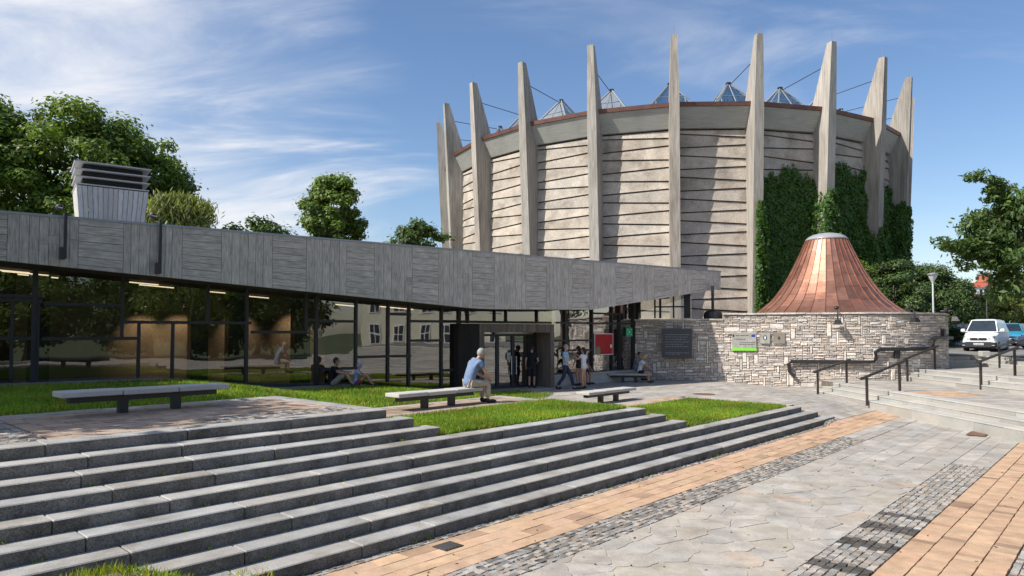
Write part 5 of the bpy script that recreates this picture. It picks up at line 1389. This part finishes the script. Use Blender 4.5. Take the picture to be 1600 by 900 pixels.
b = MB(); b.face([(24.3, 4, CPZ), (80, 4, CPZ), (80, 38, CPZ), (18.5, 38, CPZ), (18.5, 34.7, CPZ), (24.3, 34.7, CPZ)]); b.face([(18.5, 38, CPZ), (80, 38, CPZ), (80, 46, 1.8), (18.5, 46, 1.8)]); b.face([(18.5, 46, 1.8), (80, 46, 1.8), (80, 95, 1.8), (18.5, 95, 1.8)]); b.face([(18.5, 34.7, .3), (24.3, 34.7, .3), (24.3, 34.7, CPZ), (18.5, 34.7, CPZ)]); tag(b.build('car_park', M_asphalt), kind='structure')
car(gp(1529, 550.5, CPZ), Vector((-.70,-.71)), paint('white_paint', (.72,.72,.71)), 'white family van parked at the top of the stairs, facing the camera', Wc=1.70, H=1.93, belt=1.16, hood=1.08, ws1=1.6)
car(Vector((33.35, 46, 1.8)), Vector((-.62,-.78)), paint('turquoise_paint', (.03,.28,.42)), 'turquoise car parked behind the white van', Lc=4.1, Wc=1.78, H=1.58, belt=.98, hood=.92)
car(Vector((31.0, 42.3, 1.70)), Vector((-.9,.43)), paint('dark_blue_paint', (.03,.045,.09)), 'dark blue car at the right edge beside the handrail', Lc=4.3, Wc=1.78, H=1.46, belt=.92, hood=.86)
b = MB(); p = gp(1519, 556, 1.5) + Vector((-.2,-1.2,0)); b.bbox(p + ZX*.14, (.45,.3,.28), .03); tag(b.build('stone_bollard', M_pale), 'low pale stone block on the top step in front of the white van', 'bollard')
for i, (px, py, z) in enumerate(((1575, 566, 1.05), (1566, 573, 1.05))):
    b = MB(); q = gp(px, py, z); b.bbox(q + ZX*.1, (.09,.1,.16), .01); b.bbox(q + ZX*.19, (.11,.12,.02), .005); tag(b.build('step_light', M_black), ('little dark light box on the top flight, right one of the pair', 'little dark light box on the top flight, left one of the pair')[i], 'step light', 'light boxes on the top flight')

# ------------------------------------------------------------------ people
def skin_geo(verts, rad, edges, sub=1):
    me = bpy.data.meshes.new('tmp'); me.from_pydata([tuple(v) for v in verts], edges, [])
    o = bpy.data.objects.new('tmp', me); COL.objects.link(o)
    o.modifiers.new('skin', 'SKIN'); sv = me.skin_vertices[0].data
    for i, r in enumerate(rad): sv[i].radius = r if isinstance(r, tuple) else (r, r); sv[i].use_root = (i == 0)
    s_ = o.modifiers.new('sub', 'SUBSURF'); s_.levels = sub; s_.render_levels = sub
    dg = bpy.context.evaluated_depsgraph_get(); dg.update(); ev = o.evaluated_get(dg); m2 = ev.to_mesh()
    vs_ = [v.co.copy() for v in m2.vertices]; fs_ = [tuple(p.vertices) for p in m2.polygons]; ev.to_mesh_clear()
    bpy.data.objects.remove(o); bpy.data.meshes.remove(me); return vs_, fs_
def add_geo(b, geo):
    vs_, fs_ = geo; o = len(b.v); b.v += [tuple(v) for v in vs_]
    for f in fs_: b.f.append(tuple(o+i for i in f)); b.c.append((1,1,1)); b.uv.append(None); b.m.append(b.mi)
def stand(**k):
    P = dict(pel=(0,.01,.95), wai=(0,.0,1.09), che=(0,.0,1.31), nec=(0,.01,1.47), hea=(0,-.02,1.62), face=(0,-1,-.05),
             shR=(-.185,.01,1.415), elR=(-.25,.03,1.14), wrR=(-.25,-.07,.90), shL=(.185,.01,1.415), elL=(.25,.03,1.14), wrL=(.25,-.07,.90),
             hiR=(-.09,.01,.90), knR=(-.1,-.02,.5), anR=(-.1,.03,.09), toR=(-.12,-.15,.035), hiL=(.09,.01,.90), knL=(.1,-.02,.5), anL=(.1,.03,.09), toL=(.12,-.15,.035))
    P.update(k); return P
def sit(z, **k):       # seat height z
    P = dict(pel=(0,.0,z+.11), wai=(0,-.02,z+.25), che=(0,-.1,z+.5), nec=(0,-.17,z+.67), hea=(0,-.24,z+.80), face=(0,-1,-.25),
             shR=(-.18,-.14,z+.6), elR=(-.24,-.32,z+.37), wrR=(-.12,-.5,z+.24), shL=(.18,-.14,z+.6), elL=(.24,-.32,z+.37), wrL=(.12,-.5,z+.24),
             hiR=(-.1,-.03,z+.085), knR=(-.13,-.46,z+.07), anR=(-.13,-.44,.09), toR=(-.15,-.62,.035), hiL=(.1,-.03,z+.085), knL=(.13,-.46,z+.07), anL=(.13,-.44,.09), toL=(.15,-.62,.035))
    P.update(k); return P
HM = {}
def cloth(c, r=.85):
    if c not in HM: HM[c] = mat('cloth_%d' % len(HM), c, var=.25, scale=9, rough=r, bump=.4, bscale=25, bdist=.01)
    return HM[c]
M_eye = mat('eye_dark', (.02,.015,.012), var=0, rough=.3, bump=0); M_lip = mat('lip', (.35,.13,.11), var=0, rough=.5, bump=0)
def person(base, f, P, label, skin=(.50,.30,.21), hair=(.05,.035,.025), shirt=(.1,.1,.1), legs=(.1,.1,.12), shoes=(.04,.035,.03), sc=1.0, leglen=1.0, sleeve=.55, hairlong=0, hat=None, skirt=False, bulk=1.0, shirt_low=0, pattern=None):
    P = {k: Vector(v)*(1 if k == 'face' else sc) for k, v in P.items()}; rz = atan2(f[0], -f[1])
    ms = cloth(skin, .55); names = ['pel','wai','che','nec','hea','shR','elR','wrR','shL','elL','wrL','hiR','knR','anR','toR','hiL','knL','anL','toL']
    rad = dict(pel=(.115*bulk,.09*bulk), wai=(.10*bulk,.08*bulk), che=(.105*bulk,.075*bulk), nec=.048, hea=.05, sh=.045, el=.043, wr=.028, hi=.078, kn=.055, an=.038, to=.034)
    V_ = []; Rr = []
    for nme in names:
        V_.append(P[nme]); r = rad.get(nme, rad.get(nme[:2])); Rr.append(tuple(x*sc for x in r) if isinstance(r, tuple) else r*sc)
    # palms
    I = {nme: i for i, nme in enumerate(names)}; E_ = [('pel','wai'),('wai','che'),('che','nec'),('nec','hea'),('che','shR'),('shR','elR'),('elR','wrR'),('che','shL'),('shL','elL'),('elL','wrL'),('pel','hiR'),('hiR','knR'),('knR','anR'),('anR','toR'),('pel','hiL'),('hiL','knL'),('knL','anL'),('anL','toL')]
    E_ = [(I[a], I[c]) for a, c in E_]
    hands = []
    for s_ in ('R', 'L'):
        d = (P['wr'+s_] - P['el'+s_]).normalized(); side = d.cross(ZX if abs(d.z) < .8 else Vector((0,1,0))).normalized(); pal = P['wr'+s_] + d*.075*sc
        V_.append(pal); Rr.append((.036*sc, .02*sc)); E_.append((I['wr'+s_], len(V_)-1)); hands.append((s_, d, side, pal))
    b = MB(); add_geo(b, skin_geo(V_, Rr, E_, 1))
    for s_, d, side, pal in hands:
        curl = d.cross(side).normalized()*(1 if s_ == 'R' else 1)
        for i, (o, ln) in enumerate(((-.028,.068),(-.009,.078),(.01,.074),(.028,.06))):
            a = pal + side*o*sc + d*.015*sc; m_ = a + d*ln*.55*sc + curl*.006*sc; e = m_ + d*ln*.4*sc + curl*.022*sc; b.tube([a, m_, e], [.0095*sc,.0085*sc,.006*sc], 6)
        a = pal - d*.03*sc - side*.025*sc; b.tube([a, a - side*.025*sc + d*.025*sc, a - side*.03*sc + d*.055*sc + curl*.012*sc], [.012*sc,.0105*sc,.008*sc], 6)
    fd = P['face'].normalized(); up = (ZX - fd*fd.z).normalized(); sd_ = fd.cross(up); hc = P['hea'] + up*.02*sc; ax = (sd_, fd, up)
    b.sphere(hc, (.076*sc,.094*sc,.115*sc), 14, 10, ax); b.sphere(hc - up*.06*sc + fd*.025*sc, (.056*sc,.062*sc,.058*sc), 12, 8, ax)
    b.tube([hc + fd*.088*sc + up*.01*sc, hc + fd*.112*sc - up*.028*sc, hc + fd*.09*sc - up*.036*sc], [.009*sc,.014*sc,.008*sc], 6)
    for s_ in (-1, 1): b.sphere(hc + sd_*s_*.077*sc - fd*.005*sc, (.012*sc,.022*sc,.034*sc), 8, 6, ax)
    b.mi = 1
    for s_ in (-1, 1): b.sphere(hc + sd_*s_*.031*sc + fd*.083*sc + up*.012*sc, (.013*sc,.011*sc,.008*sc), 8, 5, ax)
    b.mi = 2; b.sphere(hc + fd*.082*sc - up*.066*sc, (.024*sc,.012*sc,.007*sc), 8, 5, ax)
    body = b.build('person', [ms, M_eye, M_lip], None, smooth=True); body.location = base; body.rotation_euler = (0, 0, rz); tag(body, label, 'person')
    def child(nm, geo_b, m): return geo_b.build(nm, m, body, smooth=True, local=True)
    # top
    b = MB(); k = 1.16
    def lp(a, c, t): return P[a].lerp(P[c], t)
    low = P['pel'] + (P['wai']-P['pel']).normalized()*(-.075 - shirt_low)*sc
    V_ = [P['che'], P['wai'], P['pel'], low, lp('che','nec',.42), P['shR'], lp('shR','elR',sleeve), P['shL'], lp('shL','elL',sleeve), lp('che','nec',.85)]
    Rr = [(.165*bulk,.125*bulk), (.15*bulk,.122*bulk), (.165*bulk,.13*bulk), (.165*bulk,.13*bulk), (.15*bulk,.105*bulk), .08, .068, .08, .068, (.07,.065)]
    add_geo(b, skin_geo(V_, [tuple(x*sc for x in r) if isinstance(r, tuple) else r*sc for r in Rr], [(0,1),(1,2),(2,3),(0,4),(4,5),(5,6),(4,7),(7,8),(4,9)], 1)); child('shirt', b, pattern or cloth(shirt))
    # legs
    b = MB(); 
    def legpts(s_):
        if leglen >= .95: return [P['hi'+s_], P['kn'+s_], P['an'+s_] + (P['kn'+s_]-P['an'+s_]).normalized()*.03*sc], [.108, .078, .066]
        if leglen > .5: t = (leglen-.5)*2; return [P['hi'+s_], P['kn'+s_], lp('kn'+s_,'an'+s_,t)], [.108, .08, .075]
        return [P['hi'+s_], lp('hi'+s_,'kn'+s_,leglen*2)], [.108, .095]
    lr, rr_ = legpts('R'); ll, rl = legpts('L')
    V_ = [P['pel'] + (P['wai']-P['pel'])*.1] + lr + ll; Rr = [(.118*bulk,.092*bulk)] + rr_ + rl; n_ = len(lr)
    ed = [(0,1)] + [(i, i+1) for i in range(1, n_)] + [(0, n_+1)] + [(n_+i, n_+i+1) for i in range(1, n_)]
    add_geo(b, skin_geo(V_, [tuple(x*sc for x in r) if isinstance(r, tuple) else r*sc for r in Rr], ed, 1)); child('trousers' if leglen > .9 else 'shorts', b, cloth(legs))
    for s_ in ('R', 'L'):
        b = MB(); a = P['an'+s_]; t = P['to'+s_]; d = (t-a); d.z = 0; d.normalize(); c = a.lerp(t, .5); c.z = min(a.z, t.z)*.5 + .02*sc
        b.sphere(Vector((c.x, c.y, a.z*.35+.015)) + d*.01, (.05*sc,.14*sc,.05*sc), 10, 6, (d.cross(ZX), d, ZX)); b.sphere(a - ZX*.02*sc, (.047*sc,.055*sc,.06*sc), 8, 6, (d.cross(ZX), d, ZX)); child('shoe', b, cloth(shoes))
    # hair
    b = MB(); vs0 = len(b.v); b.sphere(hc + up*.018*sc - fd*.016*sc, (.086*sc,.1*sc,.113*sc), 16, 10, ax)
    keep = []
    for i, fct in enumerate(b.f):
        c = sum((Vector(b.v[j]) for j in fct), Vector())/len(fct) - hc
        if c.dot(fd) > .045*sc and c.dot(up) < .068*sc: continue
        if c.dot(up) < (-.085 if c.dot(fd) < -.03*sc else -.05)*sc and not hairlong: continue
        keep.append(i)
    b.f = [b.f[i] for i in keep]; b.c = [b.c[i] for i in keep]; b.uv = [b.uv[i] for i in keep]; b.m = [b.m[i] for i in keep]
    if hairlong: b.tube([hc - fd*.07*sc + up*.03*sc, hc - fd*.095*sc - up*.08*sc, hc - fd*.085*sc - up*hairlong*sc], [.06*sc,.07*sc,.035*sc], 10)
    child('hair', b, cloth(hair, .6))
    if hat:
        b = MB(); b.sphere(hc + up*.045*sc - fd*.01*sc, (.094*sc,.108*sc,.1*sc), 14, 8, ax); b.box(hc + fd*.12*sc + up*.06*sc, (.13*sc,.11*sc,.012*sc), ax); child('cap', b, cloth(hat))
    return body
# 1 grey haired man on the middle bench
bp = W(12.05, 12.6, .9)
person(bp, Vector((.82,.57)), sit(.405, che=(0,-.13,.89), nec=(0,-.24,1.05), hea=(0,-.33,1.17), face=(0,-1,-.45), shR=(-.19,-.19,.98), shL=(.19,-.19,.98), elR=(-.24,-.33,.72), elL=(.24,-.33,.72), wrR=(-.1,-.5,.6), wrL=(.1,-.5,.6)),
       'grey haired man in blue shirt and khaki trousers hunched on the middle bench', skin=(.5,.27,.18), hair=(.3,.29,.27), shirt=(.15,.21,.34), legs=(.42,.36,.29), shoes=(.03,.028,.03), sc=1.07, bulk=1.12, shirt_low=.045)
# 2 man in black at the door
person(gp(831, 606.5, .45), Vector((.1, 1)), stand(face=(0,-1,-.3), wrR=(-.2,-.2,1.05), elR=(-.27,.02,1.13)), 'man in black shirt and dark shorts standing with his back turned at the entrance door', hair=(.05,.03,.02), shirt=(.012,.012,.014), legs=(.02,.022,.03), leglen=.52, sc=.98)
# 3 walking man
person(gp(884, 608.5, .45), Vector((.95, -.3)), stand(hiR=(-.09,0,.9), knR=(-.09,.06,.48), anR=(-.09,.33,.13), toR=(-.1,.2,.045), knL=(.09,-.2,.5), anL=(.09,-.3,.09), toL=(.1,-.48,.035), elR=(-.25,-.05,1.12), wrR=(-.24,-.22,.94), elL=(.26,.08,1.14), wrL=(.26,.02,.9)), 'grey haired man in light blue shirt and jeans walking past the entrance', hair=(.25,.24,.23), shirt=(.27,.42,.58), legs=(.025,.03,.06), sc=1.02)
# 4 woman photographing
ph_ = gp(912, 607.5, .45)
person(ph_, Vector((-.85, .5)), stand(elR=(-.24,-.17,1.24), wrR=(-.1,-.36,1.44), elL=(.24,-.17,1.24), wrL=(.1,-.36,1.44)), 'woman in white top and pale shorts holding a phone up to take a picture', skin=(.5,.27,.17), hair=(.03,.02,.015), shirt=(.62,.62,.68), legs=(.58,.52,.46), leglen=.14, hairlong=.2, sc=.95, bulk=.92)
d_ = Vector((-.85,.5,0)).normalized(); b = MB(); b.bbox(ph_ + d_*.43 + ZX*1.43, (.15,.012,.075), .004, (d_.cross(ZX), d_, ZX)); tag(b.build('phone', M_black), 'dark phone raised by the woman in the white top', 'phone')
# 5 dark dressed woman beside her
person(gp(904, 602.5, .45), Vector((-.8, .6)), stand(elR=(-.24,-.17,1.24), wrR=(-.1,-.34,1.46), elL=(.25,.02,1.15), wrL=(.24,-.1,.95)), 'dark haired woman in a black top half hidden behind the photographing woman', skin=(.45,.25,.17), hair=(.02,.015,.012), shirt=(.012,.012,.013), legs=(.015,.015,.017), leglen=.2, hairlong=.22, sc=.96, bulk=.92, shirt_low=.1)
# 6 seated on plinth in dark
q = onp(893, 590, RO, RN); s_ = rs_(895); q = rpt(s_, .47, .42)
person(q, Vector((.8, -.6)), sit(.45), 'person in dark top and denim shorts sitting on the stone plinth behind the walking man', skin=(.42,.24,.16), hair=(.02,.015,.012), shirt=(.02,.018,.02), legs=(.05,.08,.16), leglen=.5, hairlong=.15, sc=.97)
# 7 seated on plinth near the corner
q = rpt(rs_(981), .47, .42)
person(q, Vector((.75, -.65)), sit(.45, wrR=(-.05,-.25,.98), elR=(-.22,-.3,.8)), 'person in grey blue top sitting on the stone plinth in the shaded corner', skin=(.42,.24,.16), hair=(.03,.02,.015), shirt=(.16,.2,.28), legs=(.16,.2,.27), leglen=.5, sc=.95)
# 8 woman on the shaded bench
q = p0.lerp(p1, .82) 
person(q, Vector((.9, -.35)), sit(.405, elL=(.22,-.36,.78), wrL=(.16,-.5,.62), wrR=(-.06,-.36,1.0), elR=(-.2,-.42,.74)), 'blonde woman in white top and black shorts sitting on the shaded bench', skin=(.5,.29,.19), hair=(.4,.26,.12), shirt=(.58,.6,.65), legs=(.012,.012,.013), leglen=.3, hairlong=.12, sc=.95, bulk=.95)
# 9, 10 pair sitting on the paving by the glass
def gsit(**k):
    P = dict(pel=(0,.02,.12), wai=(0,.04,.27), che=(0,-.02,.5), nec=(0,-.09,.67), hea=(0,-.14,.81), face=(0,-1,-.1), shR=(-.18,-.05,.6), elR=(-.24,-.28,.45), wrR=(-.1,-.5,.47), shL=(.18,-.05,.6), elL=(.24,-.28,.45), wrL=(.1,-.5,.47),
             hiR=(-.1,-.04,.1), knR=(-.13,-.46,.46), anR=(-.13,-.66,.09), toR=(-.15,-.84,.035), hiL=(.1,-.04,.1), knL=(.13,-.46,.46), anL=(.13,-.66,.09), toL=(.15,-.84,.035)); P.update(k); return P
def strip_pt(px, off):
    s = fs(px, 590, off)[0]; u = uv_of(fpt(s, 0, .7))[0]; return fpt(s, zlawn(u)+.03, off)
person(strip_pt(519, .75), Vector((.95, .1)), gsit(face=(.1,-1,0)), 'man in black tee shirt sitting on the paving against the glass front', skin=(.46,.26,.17), hair=(.04,.025,.018), shirt=(.01,.01,.011), legs=(.30,.25,.19), leglen=.45, sc=1.0)
pm = mat('flower_print', (.35,.4,.62), var=.9, scale=16, rough=.85)
person(strip_pt(556, .95), Vector((.95, .05)), gsit(), 'person in a blue and white patterned top and lilac cap crouched on the paving', skin=(.46,.26,.17), hair=(.55,.48,.33), shirt=(.4,.4,.6), legs=(.3,.05,.07), leglen=.25, sc=.82, hat=(.34,.32,.6), pattern=pm)

# small litter: dry leaves blown into the joints and along the foot of the steps
n = 420; uu = np.concatenate([RNG.uniform(-2, 20, n-140), RNG.uniform(2, 22, 140)]); vv = np.concatenate([RNG.uniform(1.2, 6.6, n-140), 6.93 - np.abs(RNG.normal(0, .06, 140))])
P_ = uu[:,None]*np.array(UX) + vv[:,None]*np.array(VX); P_[:,2] = [zf(a, c) + .008 for a, c in zip(uu, vv)]
Nn = unit(np.array([0,0,1.]) + RNG.normal(0,.3,(n,3))); t_ = unit(np.cross(Nn, RNG.normal(0,1,(n,3)))); b_ = unit(np.cross(Nn, t_)); sz = RNG.uniform(.012,.035,(n,1))
lo_ = leaf_mesh('fallen_leaves', P_, t_*sz, b_*sz*.5, np.array([.55,.4,.25])*RNG.uniform(.4,1.3,(n,1)), mat('dry_leaf', (.28,.2,.11), attr=True, rough=.9, bump=0)); tag(lo_, 'dry leaves and litter scattered over the plaza paving', 'leaves', kind='stuff')

# weeds in the joints: tufts along the foot of the steps and here and there at the back of the treads
c_ = []
for i in range(150):
    k = random.choice([9,9,9,9,8,7,6,5,3]); u = random.uniform(1.5, UEND[k]-.5)
    c_.append(W(u, VN[k]-.012 + random.uniform(-.01,.008), (9-k)*RIS))
tp = np.repeat(np.array([tuple(q) for q in c_]), 9, axis=0) + RNG.normal(0, .012, (len(c_)*9, 3))*np.array([1,1,0])
grass('joint_weeds', tp, .05, .004, dry=.4, label='tiny weeds growing in the joints at the foot of the granite steps')
